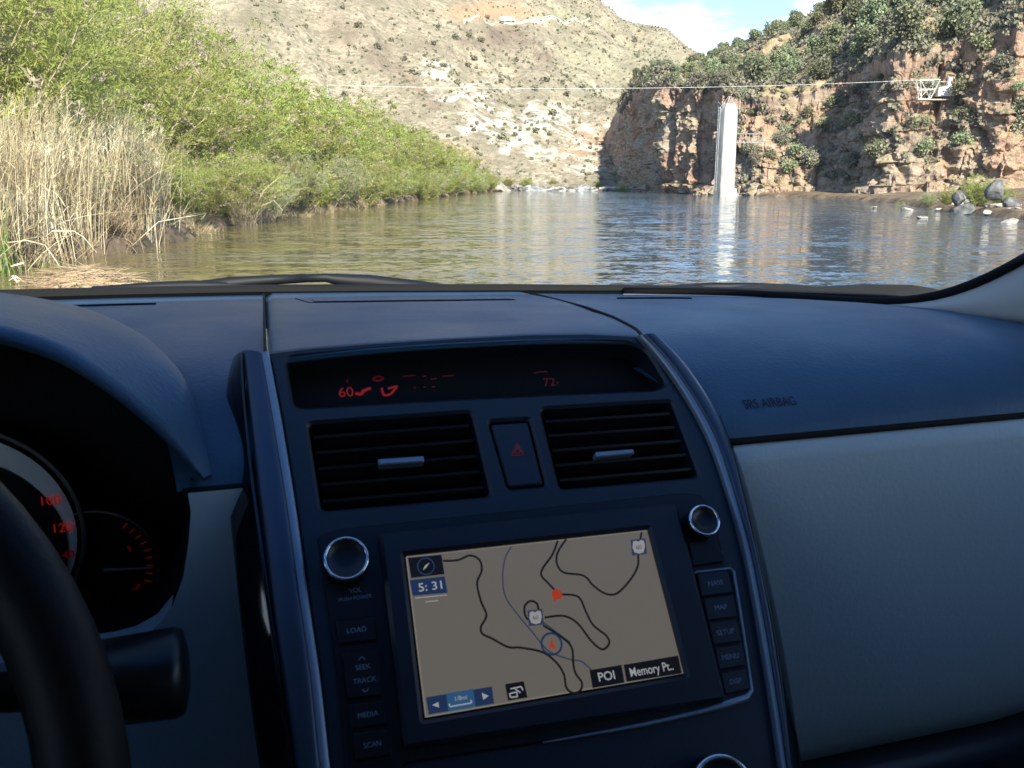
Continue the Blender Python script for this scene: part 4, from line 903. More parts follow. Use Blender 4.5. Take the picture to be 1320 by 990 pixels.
# audio unit plate with chrome lower edge
au = plate('audio_unit', ppoly([(408, 692), (440, 682), (700, 655), (880, 636), (908, 640), (925, 690), (950, 800), (972, 890), (960, 905), (925, 915), (830, 936), (700, 958), (520, 985), (520, 1090), (455, 1090), (435, 880)], r=.004), m_black, panel, w0=-.004, w1=.0022, bev=.0012)
ch = MB(); pts = [(893, 742), (898, 737), (941, 733), (946, 736), (956, 800), (966, 868), (969, 890), (962, 899), (938, 907), (900, 918), (830, 934), (770, 945), (700, 957)]
ch.tube([p3(*pp(x, y, .002))+OFF for x, y in pts], [.0007]*2+[.0009]*4+[.0013, .0022, .0024, .0015, .0012, .0008, .0004], 8); ch.build('chrome_edge', m_bright, au, True)
nav = plate('screen_bezel', ppoly([(487, 692), (868, 652), (931, 905), (520, 967)], r=.003), m_panel if False else m_btn, panel, w0=.0, w1=.0075, holes=[ppoly([(521, 715), (837, 681), (885, 870), (546, 928)], w=.0075, r=.0005)], hole_depth=.008, bev=.0022)
# lit map screen
def emis(name, c, s=1.): 
    m = principled(name, tuple(x*.05 for x in c), .25, emit=c, es=s); return m
m_map = principled('map_background', (.02, .02, .02), .25, emit=(.175, .15, .115), es=1.0)
t_ = node(m_map, 'ShaderNodeTexCoord'); sx_ = node(m_map, 'ShaderNodeSeparateXYZ'); link(m_map, t_.outputs['Object'], sx_.inputs[0])
ES = .27
SW = .0034
m_map = emis('map_background', (.152, .139, .122), ES); m_road = emis('map_road', (.012, .011, .010), ES); m_riv = emis('map_river', (.03, .045, .10), ES); m_ui = emis('map_ui_dark', (.006, .007, .010), ES)
m_navy = emis('map_ui_blue', (.016, .035, .10), ES); m_uil = emis('map_ui_light', (.38, .40, .42), ES); m_orng = emis('map_red', (.42, .045, .02), ES); m_grid_ = emis('map_edge', (.25, .23, .2), ES); m_shield = emis('map_shield', (.34, .33, .32), ES); m_cy = emis('map_ui_glow', (.03, .10, .22), ES)
sc = box_at('map_screen', [(523, 718), (835, 683), (882, 868), (548, 925)], m_map, panel, SW+.0)
def onscr(name, strokes, wd, mat, dw=.0003): return lines_at(strokes, wd, mat, sc, name, SW+dw)
onscr('map_edge', [[(524, 718), (835, 684)], [(835, 684), (881, 867)], [(881, 867), (549, 924)], [(549, 924), (524, 718)]], .0006, m_grid_)
onscr('map_river', [[(659, 705), (651, 720), (648, 745), (652, 770), (668, 793), (684, 812), (700, 832), (712, 842), (735, 850), (750, 853), (765, 866)], [(700, 802), (716, 814), (735, 828)]], .0008, m_riv)
onscr('map_roads', [[(571, 723), (590, 722), (606, 716), (618, 722), (621, 735), (615, 752), (620, 775), (627, 793), (620, 808), (622, 817), (634, 823), (655, 834), (672, 835), (700, 841), (718, 855), (727, 870), (730, 886), (738, 893), (748, 890), (750, 880), (742, 868), (739, 855), (737, 835), (725, 822), (700, 806)],
    [(698, 803), (680, 798), (676, 783), (683, 775), (692, 778), (695, 790)], [(702, 796), (727, 794), (745, 804), (762, 826), (776, 837), (785, 830), (782, 820), (765, 806), (756, 790), (748, 772), (738, 767), (718, 766)],
    [(718, 764), (707, 752), (698, 742), (700, 732), (712, 715), (719, 697)], [(730, 695), (719, 712), (718, 727), (727, 738), (752, 742), (765, 755), (780, 765), (795, 765), (812, 748), (822, 730), (823, 712), (827, 686)]], .0013, m_road, .0004)
def dot(name, px, py, r, mat, dw, n=20, r2=None):
    u, v, w = pp(px, py, SW+dw); V = [p3(u+r*math.cos(6.2832*k/n), v+r*math.sin(6.2832*k/n), w) for k in range(n)]
    if r2: V += [p3(u+r2*math.cos(6.2832*k/n), v+r2*math.sin(6.2832*k/n), w) for k in range(n)]; F = [(k, (k+1) % n, n+(k+1) % n, n+k) for k in range(n)]
    else: F = [tuple(range(n))]
    return cmk(name, V, F, mat, sc)
dot('map_marker', 718, 766, .0032, m_orng, .0006); box_at('map_marker', [(713, 769), (719, 772), (714, 776)], m_orng, sc, SW+.0007, .0001)
dot('position_ring', 711, 830, .0066, m_navy, .0006, 28, .0054); box_at('position_arrow', [(711, 823), (717, 838), (711, 834), (707, 838)], m_orng, sc, SW+.0008, .0001)
def shield(cx, cy):
    box_at('route_shield', [(cx-10, cy-9), (cx+9, cy-11), (cx+11, cy+9), (cx-8, cy+11)], m_riv, sc, SW+.0008, .0001)
    P = [(-7, -7), (-3, -8), (0, -6.5), (3, -9), (7, -8), (8.5, -1), (6.5, 7), (1, 8.5), (-5, 7), (-7.5, 1)]; box_at('route_shield', [(cx+a, cy+b) for a, b in P], m_shield, sc, SW+.0010, .0001); label_at(cx+.5, cy+.5, '60', 6, m_dim, sc, 'route_number', SW+.0013)
shield(690, 796); shield(823, 705)
box_at('compass_button', [(526, 719), (569, 715), (573, 740), (530, 745)], m_ui, sc, SW+.0006, .0001); dot('compass_ring', 549, 730, .0052, m_dim, .0009, 24, .0045); box_at('compass_needle', [(554, 725), (549, 732), (545, 735), (548, 729)], m_uil, sc, SW+.0009, .0001)
box_at('clock_field', [(528, 748), (573, 743), (577, 764), (532, 768)], m_navy, sc, SW+.0006, .0001); label_at(556, 756, '5: 31', 11, m_uil, sc, 'clock_digits', SW+.0009, .01, 0, 1.15)
lines_at([[(535, 771), (576, 767)], [(548, 776), (565, 774)]], .0006, m_shield, sc, 'status_line', SW+.0007)
box_at('scale_bar', [(549, 899), (634, 885), (637, 907), (553, 921)], m_navy, sc, SW+.0006, .0001); box_at('scale_glow', [(575, 894), (610, 888), (613, 911), (578, 917)], m_cy, sc, SW+.0008, .0001)
box_at('scale_arrow', [(557, 909), (565, 905), (566, 912)], m_uil, sc, SW+.0009, .0001); box_at('scale_arrow', [(621, 893), (630, 897), (623, 902)], m_uil, sc, SW+.0009, .0001); lines_at([[(579, 907), (580, 911)], [(580, 911), (608, 906)], [(608, 906), (607, 902)]], .0007, m_uil, sc, 'scale_line', SW+.001); label_at(594, 900, '1/8mi', 6, m_uil, sc, 'scale_text', SW+.001)
box_at('view_button', [(651, 882), (675, 878), (680, 899), (655, 903)], m_ui, sc, SW+.0006, .0001); lines_at([[(657, 894), (666, 892)], [(666, 892), (667, 898)], [(667, 898), (658, 899)], [(658, 899), (657, 894)], [(658, 888), (672, 885)], [(672, 885), (674, 890)], [(664, 888), (671, 893)]], .0007, m_uil, sc, 'view_icon', SW+.0009)
box_at('poi_button', [(760, 864), (801, 857), (805, 880), (764, 887)], m_ui, sc, SW+.0006, .0001); label_at(782, 872, 'POI', 12, m_uil, sc, 'poi_text', SW+.0009, .01, .0, 1.0)
box_at('memory_button', [(804, 857), (874, 845), (879, 868), (808, 879)], m_ui, sc, SW+.0006, .0001); label_at(840, 863, 'Memory Pt..', 12, m_uil, sc, 'memory_text', SW+.0009, .008, .0, .80)

# knobs
def knob(px, py, rp, label, lp, h=.014):
    u, v, _ = pp(px, py, .010); R = rp/1098.*.51; ax_v = lambda a, r, w: p3(u+r*math.cos(a), v+r*math.sin(a), w)
    prof_ = [(R*1.02, .001), (R*.99, h*.8), (R*.95, h*.97), (R*.84, h), (R*.80, h*.93), (R*.3, h*.90), (0.0001, h*.90)]
    n = 40; V = [ax_v(6.2832*k/n, r, w) for r, w in prof_ for k in range(n)]; F = [(i*n+k, i*n+(k+1) % n, (i+1)*n+(k+1) % n, (i+1)*n+k) for i in range(len(prof_)-1) for k in range(n)]
    kb = cmk('knob', V, F, m_black, panel, True)
    V = []; 
    for r, w in ((R*1.12, .0022), (R*1.12, .006), (R*1.06, .0072), (R*1.0, .006), (R*1.0, .0022)): V += [ax_v(6.2832*k/n, r, w) for k in range(n)]
    V = []; 
    for r, w in ((R*1.0, h*.83), (R*1.015, h*.96), (R*.97, h*1.04), (R*.90, h*1.04), (R*.87, h*.99)): V += [ax_v(6.2832*k/n, r, w) for k in range(n)]
    cmk('knob_ring', V, [(i*n+k, i*n+(k+1) % n, (i+1)*n+(k+1) % n, (i+1)*n+k) for i in range(4) for k in range(n)], m_chrome, kb, True); return kb
kA = knob(446, 722, 27, None, None); kB = knob(905, 673, 22, None, None); kC = knob(930, 1020, 40, None, None)
label_at(458, 761, 'VOL', 6, m_dim, au, 'lettering', .0028); label_at(458, 771, 'PUSH POWER', 5, m_dim, au, 'lettering', .0028)
label_at(912, 707, 'TUNE', 6, m_dim, au, 'lettering', .0028); label_at(914, 716, 'AUDIO CONT', 5, m_dim, au, 'lettering', .0028)
def button(q, txt, hp, parent=panel, mat=None, ex=()):
    b_ = plate('button', ppoly(q, w=.0045, r=.0012), mat or m_btn, parent, w0=.001, w1=.0045, bev=.0008); cx = sum(a for a, _ in q)/4; cy_ = sum(b for _, b in q)/4
    if txt: label_at(cx, cy_, txt, hp, m_dim, b_, 'lettering', .0048)
    return b_
R5 = [((899, 739), (939, 735), (946, 764), (905, 769)), ((907, 771), (946, 766), (951, 795), (913, 800)), ((914, 802), (951, 798), (957, 827), (920, 832)), ((921, 834), (957, 830), (962, 858), (927, 864)), ((929, 867), (962, 861), (967, 889), (935, 896))]
for q, t in zip(R5, ('NAVI', 'MAP', 'SETUP', 'MENU', 'DISP')): button(q, t, 7)
button(((888, 698), (926, 695), (934, 724), (893, 730)), None, 0, au, m_black)
button(((433, 799), (482, 795), (487, 825), (437, 830)), 'LOAD', 7, panel, m_black)
b2 = button(((440, 840), (488, 836), (494, 896), (447, 902)), None, 7, panel, m_black); label_at(468, 860, 'SEEK', 7, m_dim, b2, 'lettering', .0048); label_at(470, 877, 'TRACK', 7, m_dim, b2, 'lettering', .0048)
lines_at([[(462, 851), (466, 847), (471, 850)], [(467, 888), (471, 892), (475, 887)]], .0005, m_dim, b2, 'arrow_mark', .0048)
button(((449, 908), (495, 903), (500, 934), (453, 940)), 'MEDIA', 7, panel, m_black); button(((455, 945), (501, 940), (506, 974), (459, 980)), 'SCAN', 7, panel, m_black)

# --- trim strips beside the panel
Ls = [(337, 455), (352, 540), (370, 650), (388, 780), (402, 880), (412, 985), (425, 1090)]; Lr = [(346, 452), (363, 540), (381, 650), (399, 780), (414, 880), (425, 985), (438, 1090)]
Lb = [(312, 452), (318, 500), (328, 600), (341, 700), (353, 800), (367, 900), (380, 985), (392, 1090)]
ribbon('trim_strip', Ls, Lr, m_bright, .0055, .004, .0006); ribbon('trim_band', Lb, Ls, m_silver, .004, .0055, .002)
ribbon('trim_side', [(300, 462), (292, 490), (290, 560), (296, 660), (308, 780), (322, 900), (334, 985), (346, 1090)], [(312, 453), (314, 500), (324, 600), (338, 700), (351, 800), (365, 900), (379, 985), (391, 1090)], m_piano, -.012, .006, .001, under=.05)
Rs = [(822, 433), (850, 462), (885, 512), (915, 567), (940, 641), (962, 721), (980, 820), (993, 900), (1005, 985), (1020, 1090)]; Rr = [(829, 432), (858, 460), (893, 510), (924, 565), (948, 640), (970, 720), (988, 820), (1001, 900), (1013, 985), (1029, 1090)]
ribbon('trim_strip', Rs, Rr, m_bright, .003, .005, .0012)
ribbon('trim_band', Rr, [(848, 433), (876, 458), (905, 498), (930, 540), (947, 590), (958, 640), (972, 700), (994, 800), (1006, 880), (1016, 960), (1030, 1090)], m_silver, .005, .003, .003)
ribbon('trim_side', [(928, 536), (948, 592), (959, 640), (973, 700), (995, 800), (1007, 880), (1018, 985), (1032, 1090)], [(934, 540), (953, 592), (967, 640), (985, 715), (1004, 800), (1018, 880), (1033, 985), (1048, 1090)], m_piano, .002, -.012, .001, under=.05)
# body under the panel edge (closes the unit)
pts = [pp(*p)[:2] for p in outl]; V = [p3(a, b, -.001) for a, b in pts]; c_ = np.mean(V, 0)
V2 = [v*1.0+np.array([0, .10, -.02]) for v in V]; n = len(V)
cmk('centre_housing', [v-PN*.012 for v in V]+V2, [(i, (i+1) % n, n+(i+1) % n, n+i) for i in range(n)], m_black, car)
# fill strip between the cover and the panel's crown
A = [cov(x, .553, .0) for x in np.linspace(-.003, .256, 30)]; B = [p3(*pp(a, b)[:2], -.0016) for a, b in zip(np.linspace(343, 821, 30), np.interp(np.linspace(343, 821, 30), [343, 400, 480, 580, 680, 760, 821], [453, 446, 440, 434, 429, 428, 431]))]
V = []
for a, b in zip(A, B): V += [a+np.array([0, .004, -.002]), a, b, b+np.array([0, .004, -.004])]
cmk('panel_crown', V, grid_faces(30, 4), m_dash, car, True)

# --- lower panels
def wall_sheet(name, X, prof_, mat, edge=True):
    V = []
    for x in X:
        e = max(0, x-.56)**2*.9
        for y, z in prof_: V.append((x, y+e, z-(max(0, x-.56)**1.6*.45 if z > -.3 else 0)))
    return cmk(name, V, grid_faces(len(X), len(prof_)), mat, car, True)
lp = [(.503, -.177), (.497, -.179), (.494, -.19), (.4925, -.23), (.493, -.28), (.496, -.33), (.500, -.38), (.506, -.41), (.52, -.432), (.545, -.440)]
lp = [(y_, -.177+(z_+.177)*1.12) for y_, z_ in lp]
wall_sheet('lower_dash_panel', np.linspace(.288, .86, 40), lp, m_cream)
gb = [(.545, -.436), (.520, -.447), (.512, -.452), (.510, -.462), (.515, -.50), (.53, -.56), (.55, -.66)]
gb = [(y_, z_-.033) for y_, z_ in gb]
wall_sheet('glovebox', np.linspace(.288, .86, 30), gb, m_panel)
# driver side column panel with cluster opening
def map_y(u, v, w): return np.array([u, .498-w, v])
op = [aty(x, y, .498) for x, y in ((246, 618), (246, 660), (243, 700), (236, 745), (222, 782), (198, 812), (170, 828), (140, 836))]
right = [(p[0], p[2]) for p in op]; left_ = [(-.45-u, v) for u, v in right[::-1]]
lip_r = [aty(x, y, .49) for x, y in ((262, 617), (240, 594), (200, 553), (150, 510), (100, 475), (60, 453), (0, 434), (-70, 424))]
lip = [(p[0], p[2]) for p in lip_r]; topL = [(-.45-u, v) for u, v in lip[::-1]]
# (face plate) built with the cluster opening cut out
PNs = PN; 
_O = [(-.018, -.178), (-.0165, -.62), (-.62, -.62), (-.62, -.178), (-.405, -.178)]+[(u, v) for u, v in left_[::-1]][::-1][:0]
poly = [(-.018, -.178), (-.018, -.62), (-.62, -.62), (-.62, -.178), (-.4, -.178)]+left_[::-1][0:0]
hole = right[::1]; hole_full = [(u, v) for u, v in right]+[(u, v) for u, v in left_]
pl_out = [(-.018, -.175), (-.052, -.175)]+hole_full[1:-1]+[(-.398, -.175), (-.62, -.175), (-.62, -.62), (-.012, -.62)]
loops = [[Vector((a, b, 0)) for a, b in pl_out]]; V = [map_y(a, b, 0) for a, b in pl_out]; n = len(V); V += [map_y(a, b, -.02) for a, b in pl_out]
F = [tuple(t) for t in tessellate_polygon(loops)]+[(i, (i+1) % n, n+(i+1) % n, n+i) for i in range(n)]
cmk('column_panel', V, F, m_cream, car)

# --- instrument hood, cluster
lipP = []
for k_, p in enumerate(lip_r): yl = np.interp(k_, [0, 1, 2, 3, 4], [.4975, .493, .487, .482, .478]); lipP.append(p*(yl/.49))
outer = []
for x, y in ((274, 614), (266, 570), (252, 522), (236, 490), (215, 462), (190, 440), (150, 420), (120, 409), (70, 399), (0, 391), (-70, 386)):
    r = ray(x, y); best = None
    for t in np.linspace(.2, 1, 400):
        q = dash_pt(r[0]*.6, t); 
        yy_ = q[1]; d = abs(r[2]/r[1]*yy_-q[2])
        if best is None or d < best[0]: best = (d, r*(yy_/r[1]))
    outer.append(best[1])
def resamp(P, n): P = np.array(P); t = np.concatenate([[0], np.cumsum(np.linalg.norm(np.diff(P, axis=0), axis=1))]); t /= t[-1]; return np.stack([np.interp(np.linspace(0, 1, n), t, P[:, k]) for k in range(3)], 1)
def soft(P, k=4):
    for _ in range(k): P[1:-1] = (P[:-2]+2*P[1:-1]+P[2:])/4
    return P
a = soft(resamp(lipP, 40)); b_ = soft(resamp(outer, 40)); CXh = -.2275
a = np.concatenate([a, (a*np.array([-1, 1, 1])+np.array([2*CXh, 0, 0]))[::-1]]); b_ = np.concatenate([b_, (b_*np.array([-1, 1, 1])+np.array([2*CXh, 0, 0]))[::-1]])
V = []; NW = 14
for i in range(len(a)):
    V.append(a[i]+np.array([0, .010, -.006]) if True else a[i])
    for s in np.linspace(0, 1, NW):
        q = a[i]*(1-s)+b_[i]*s; out_ = np.array([.35*np.sign(q[0]-CXh), 0, 1.]) ; q = q+out_*.014*math.sin(math.pi*min(1, s*1.0))**.8*min(1, np.linalg.norm(b_[i]-a[i])/.08); V.append(q)
    V.append(b_[i]+np.array([0, 0, -.012]))
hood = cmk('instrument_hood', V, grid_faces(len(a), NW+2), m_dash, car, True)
# inner lining down to the gauge plate
op_all = list(a+np.array([0, .010, -.006])); low = [np.array([u, .498, v]) for u, v in hole_full]
low = [p for p in low]; ringF = resamp([op_all[-1]]+low[::-1]+[op_all[0]], 400)
ringF = np.concatenate([np.array(op_all), ringF[1:-1]]); cen = np.array([CXh, .62, -.215]); back = np.stack([cen[0]+(ringF[:, 0]-cen[0])*.93, np.full(len(ringF), .625), cen[2]+(ringF[:, 2]-cen[2])*1.12-.012], 1)
n = len(ringF); cl_ = cmk('instrument_cluster', np.concatenate([ringF, back, [cen+np.array([0, .006, 0])]]), [(i, (i+1) % n, n+(i+1) % n, n+i) for i in range(n)]+[(n+i, n+(i+1) % n, 2*n) for i in range(n)], m_matte, car)
def ring3(name, c, r0, r1, y0, y1, mat, parent, n=56, a0=0, a1=6.2832):
    V = []; 
    for r, y in ((r0, y0), ((r0+r1)/2, min(y0, y1)-.0015), (r1, y1)): V += [np.array([c[0]+r*math.cos(a0+(a1-a0)*k/n), y, c[1]+r*math.sin(a0+(a1-a0)*k/n)]) for k in range(n+1)]
    return cmk(name, V, grid_faces(3, n+1), mat, parent, True)
def disc3(name, c, r, y, mat, parent, n=48): return cmk(name, [np.array([c[0]+r*math.cos(6.2832*k/n), y, c[1]+r*math.sin(6.2832*k/n)]) for k in range(n)], [tuple(range(n))], mat, parent)
def txt3(name, s, px, py, y, hp, mat, parent, rot=0.):
    p = aty(px, py, y); size = hp/1098.*y*1.5; V, F = text_mesh(s, size); c, q = math.cos(rot), math.sin(rot); return cmk(name, [p+np.array([x*c-z*q, 0, x*q+z*c]) for x, z in V], F, mat, parent)
g_silver = principled('gauge_silver', (.85, .87, .85), .35, metal=.3); g_line = principled('gauge_ring', (.30, .31, .31), .35, metal=.8)
c1_ = (-.208, -.228); sp = disc3('speedometer', c1_, .080, .606, m_matte, cl_); ring3('outer_ring', c1_, .079, .0755, .598, .600, g_line, sp); ring3('silver_band', c1_, .0735, .050, .597, .604, g_silver, sp); disc3('dial_face', (c1_[0]+.006, c1_[1]-.0075), .0615, .5955, m_black, sp)
txt3('numeral', '100', 64, 646, .594, 11, m_red, sp); txt3('numeral', '120', 80, 681, .594, 11, m_red, sp); txt3('numeral', '140', 84, 716, .594, 10, m_redd, sp)
c2_ = (-.1275, -.2590); g2 = disc3('fuel_gauge', c2_, .0425, .606, m_matte, cl_); ring3('outer_ring', c2_, .0425, .0405, .600, .602, g_line, g2)
txt3('numeral', 'F', 168, 708, .602, 8, m_redd, g2, .5); txt3('numeral', 'E', 178, 757, .602, 8, m_redd, g2, -.4); txt3('fuel_symbol', 'C', 173, 760, .602, 5, m_redd, g2)
V = []; F = []
for k in range(9):
    a_ = rad(52-k*9.5); r0, r1 = .0335, .0375 if k % 4 else .0385; d = np.array([math.cos(a_), 0, math.sin(a_)]); t_v = np.array([-d[2], 0, d[0]])*.0005; c0 = np.array([c2_[0], .602, c2_[1]]); o = len(V); V += [c0+d*r0-t_v, c0+d*r1-t_v, c0+d*r1+t_v, c0+d*r0+t_v]; F.append((o, o+1, o+2, o+3))
cmk('tick_marks', V, F, m_redd, g2)
pa, pb = aty(133, 735, .599), aty(197, 732, .599); MB().tube([pa+OFF, pb+OFF], [.0012, .0006], 6).build('needle', principled('needle_paint', (.35, .33, .32), .5), g2)
# --- steering wheel, column, stalks
WC = np.array([-.243, .28, -.21]); tl = rad(25); wu = np.array([0, math.sin(tl), math.cos(tl)]); wr = np.array([1., 0, 0]); wnrm = np.cross(wr, wu)
def wp(r, a, h=0.): return WC+wr*r*math.cos(a)+wu*r*math.sin(a)+wnrm*h
m_lea = principled('black_leather', (.003, .003, .0035), .5, spec=.16); bump(m_lea, noise(m_lea, 300, 4), .4, .0006)
mb = MB(); mb.tube([wp(.172, 6.2832*k/72)+OFF for k in range(72)], .0150, 16, closed=True); sw = mb.build('steering_wheel', m_lea, car, True)
for a_ in (0., math.pi, rad(250), rad(290)):
    mb = MB(); mb.tube([wp(.05, a_, -.02)+OFF, wp(.11, a_, -.012)+OFF, wp(.168, a_, 0)+OFF], [.03, .018, .014], 10); mb.build('spoke', m_lea, sw, True)
mb = MB(); mb.tube([wp(0, 0, -.06)+OFF, wp(0, 0, -.03)+OFF, wp(0, 0, .004)+OFF, wp(0, 0, .012)+OFF], [.10, .125, .12, .09], 36); mb.build('hub', m_lea, sw, True)
mb = MB(); mb.tube([np.array([-.235, .38, -.25])+OFF, np.array([-.235, .46, -.265])+OFF, np.array([-.235, .56, -.285])+OFF], [.055, .062, .07], 24); mb.build('column_shroud', m_black, car, True)
stc = np.array([-.19, .43, -.240]); ex = aty(243, 878, .42)
mb = MB(); e_ = np.array([ex[0], .42, -.2425]); d = np.array([1, 0, 0.]); mb.tube([stc+OFF, e_-d*.06+OFF, e_-d*.055+OFF, e_-d*.006+OFF, e_-d*.002+OFF, e_+OFF], [.009, .010, .0205, .0225, .021, .013], 22); mb.build('wiper_stalk', m_black, car, True)
mb = MB(); mb.tube([np.array([-.27, .43, -.24])+OFF, np.array([-.34, .425, -.24])+OFF, np.array([-.41, .42, -.235])+OFF], [.009, .012, .018], 14); mb.build('signal_stalk', m_black, car, True)
# airbag lettering on the passenger roll
def on_roll(px, py):
    r = ray(px, py); best = None
    for t in np.linspace(.3, 1, 700):
        x = r[0]*.53; q = dash_pt(x, t); d = abs(r[2]/r[1]-q[2]/q[1])
        if best is None or d < best[0]: best = (d, t, q[1])
    return r*(best[2]/r[1]), best[1]
c0, t0 = on_roll(992, 520); V, F = text_mesh('SRS AIRBAG', .0085); dtan = dash_pt(c0[0], t0-.02)-dash_pt(c0[0], t0+.02); dtan /= np.linalg.norm(dtan); nrm_ = np.cross([1, 0, 0], dtan)
cmk('airbag_lettering', [c0+np.array([1, 0, 0])*x*.95+dtan*y*1.3+nrm_*.0006 for x, y in V], F, principled('recessed_lettering', (.008, .008, .009), .8), dash)

# --- windscreen, pillars, body
def A_l(): return [(.40, .917, -.126), (.52, .876, -.127), (.60, .835, -.131), (.655, .797, -.1335), (.695, .760, -.1255), (.722, .733, -.108), (.748, .706, -.083), (.757, .66, -.047), (.752, .58, .005), (.735, .45, .085), (.70, .28, .19), (.655, .10, .295), (.63, .02, .34)]
def gl_pt(x, s):
    c = x-.145; yb = .965-.505*c*c; zb = base_y(x)*base_r(x)-.004; yt = .06-.25*c*c; zt_ = .40-.10*c*c; bow = .02*math.sin(math.pi*s); return np.array([x, yb*(1-s)+yt*s+bow*.3, zb*(1-s)+zt_*s+bow])
m_glass = bpy.data.materials.new('windscreen_glass'); m_glass.use_nodes = True; g = m_glass.node_tree; g.nodes.clear(); go = g.nodes.new('ShaderNodeOutputMaterial'); gm = g.nodes.new('ShaderNodeMixShader'); gt = g.nodes.new('ShaderNodeBsdfTransparent'); gg = g.nodes.new('ShaderNodeBsdfGlossy'); gf = g.nodes.new('ShaderNodeFresnel'); gf.inputs[0].default_value = 1.12
gt.inputs[0].default_value = (.93, .96, .95, 1); gg.inputs['Roughness'].default_value = .02; gco = g.nodes.new('ShaderNodeTexCoord'); gsp = g.nodes.new('ShaderNodeSeparateXYZ'); grp = g.nodes.new('ShaderNodeValToRGB'); gmr = g.nodes.new('ShaderNodeMapRange')
gmr.inputs['From Min'].default_value = 1.62; gmr.inputs['From Max'].default_value = 1.72; grp.color_ramp.elements[0].color = (.93, .96, .96, 1); grp.color_ramp.elements[1].color = (.16, .50, .88, 1)  # blue band over the unseen top of the glass, added to tint cabin light
g.links.new(gco.outputs['Object'], gsp.inputs[0]); g.links.new(gsp.outputs[2], gmr.inputs[0]); g.links.new(gmr.outputs[0], grp.inputs[0]); g.links.new(grp.outputs[0], gt.inputs[0]); g.links.new(gf.outputs[0], gm.inputs[0]); g.links.new(gt.outputs[0], gm.inputs[1]); g.links.new(gg.outputs[0], gm.inputs[2]); gdm = g.nodes.new('ShaderNodeMixShader'); gdf = g.nodes.new('ShaderNodeBsdfTranslucent'); gdd = g.nodes.new('ShaderNodeBsdfDiffuse'); gda = g.nodes.new('ShaderNodeMixShader'); gda.inputs[0].default_value = .5; gdn = g.nodes.new('ShaderNodeTexNoise'); gdn.inputs['Scale'].default_value = 14; gdn.inputs['Detail'].default_value = 8; gdr = g.nodes.new('ShaderNodeMapRange'); gdr.inputs['To Min'].default_value = .012; gdr.inputs['To Max'].default_value = .05
g.links.new(gco.outputs['Object'], gdn.inputs['Vector']); g.links.new(gdn.outputs[0], gdr.inputs[0]); gdz = g.nodes.new('ShaderNodeMapRange'); gdz.inputs['From Min'].default_value = 1.335; gdz.inputs['From Max'].default_value = 1.40; gdq = g.nodes.new('ShaderNodeMath'); gdq.operation = 'MULTIPLY'; g.links.new(gsp.outputs[2], gdz.inputs[0]); g.links.new(gdz.outputs[0], gdq.inputs[0]); g.links.new(gdr.outputs[0], gdq.inputs[1]); g.links.new(gdq.outputs[0], gdm.inputs[0]); g.links.new(gdf.outputs[0], gda.inputs[1]); g.links.new(gdd.outputs[0], gda.inputs[2]); g.links.new(gm.outputs[0], gdm.inputs[1]); g.links.new(gda.outputs[0], gdm.inputs[2]); g.links.new(gdm.outputs[0], go.inputs[0])
X = np.linspace(-.50, .79, 44); V = [gl_pt(x, s) for x in X for s in np.linspace(0, 1, 30)]; cmk('windscreen', V, grid_faces(44, 30), m_glass, car, True)
# black frit along the base and glass edge seal
V = []
for x in np.linspace(-.48, .70, 60): q = np.array([x, base_y(x)+.004, base_y(x)*base_r(x)]); V += [q+np.array([0, 0, -.012]), q+np.array([0, 0, .0075]), q+np.array([0, .02, .0085]), q+np.array([0, .05, -.012])]
cmk('cowl_seal', V, grid_faces(60, 4), m_matte, car, True)
m_cowl = principled('cowl_plastic', (.006, .007, .009), .6, spec=.25)
V = []
for x in np.linspace(-.50, .79, 40):
    y = base_y(x)
    for dy, z in ((.045, -.128), (.09, -.142), (.15, -.17), (.19, -.185)): V.append((x, y+dy, z+(y*base_r(x)+.118)*.9))
cmk('cowl', V, grid_faces(40, 4), m_cowl, car, True)
mirr = lambda P: [(.29-p[0], p[1], p[2]) for p in P]
Bp = [(.40, .91, -.131), (.52, .868, -.133), (.60, .826, -.138), (.66, .78, -.139), (.70, .735, -.139), (.728, .704, -.1405), (.756, .668, -.142), (.785, .62, -.144), (.80, .53, -.145), (.80, .44, -.10), (.775, .30, .02), (.735, .14, .14), (.70, .02, .22)]
def pillar(sgn):
    A, B = A_l(), Bp
    if sgn < 0: A, B = mirr(A), mirr(B)
    A = soft(resamp(A, 70), 3); B = soft(resamp(B, 70), 3); V = []
    for a_, b in zip(A, B):
        for s in np.linspace(0, 1, 8): q = a_*(1-s)+b*s; q = q+np.array([-.006*sgn, -.006, .002])*math.sin(math.pi*s); V.append(q)
        V.append(b+np.array([.05*sgn, .03, 0])); V.append(a_+np.array([.03*sgn, .03, -.035])); V.append(a_+np.array([.001*sgn, .004, .001]))
    o = cmk('windscreen_pillar', V, grid_faces(70, 11), m_pill, car, True)
    mb = MB(); mb.tube([p+OFF+np.array([-.002*sgn, 0, .002]) for p in A], .0052, 8); mb.build('glass_seal', m_matte, o, True); return o
m_pill = principled('pillar_trim', (.42, .41, .38), .6)
pillar(1); pillar(-1)
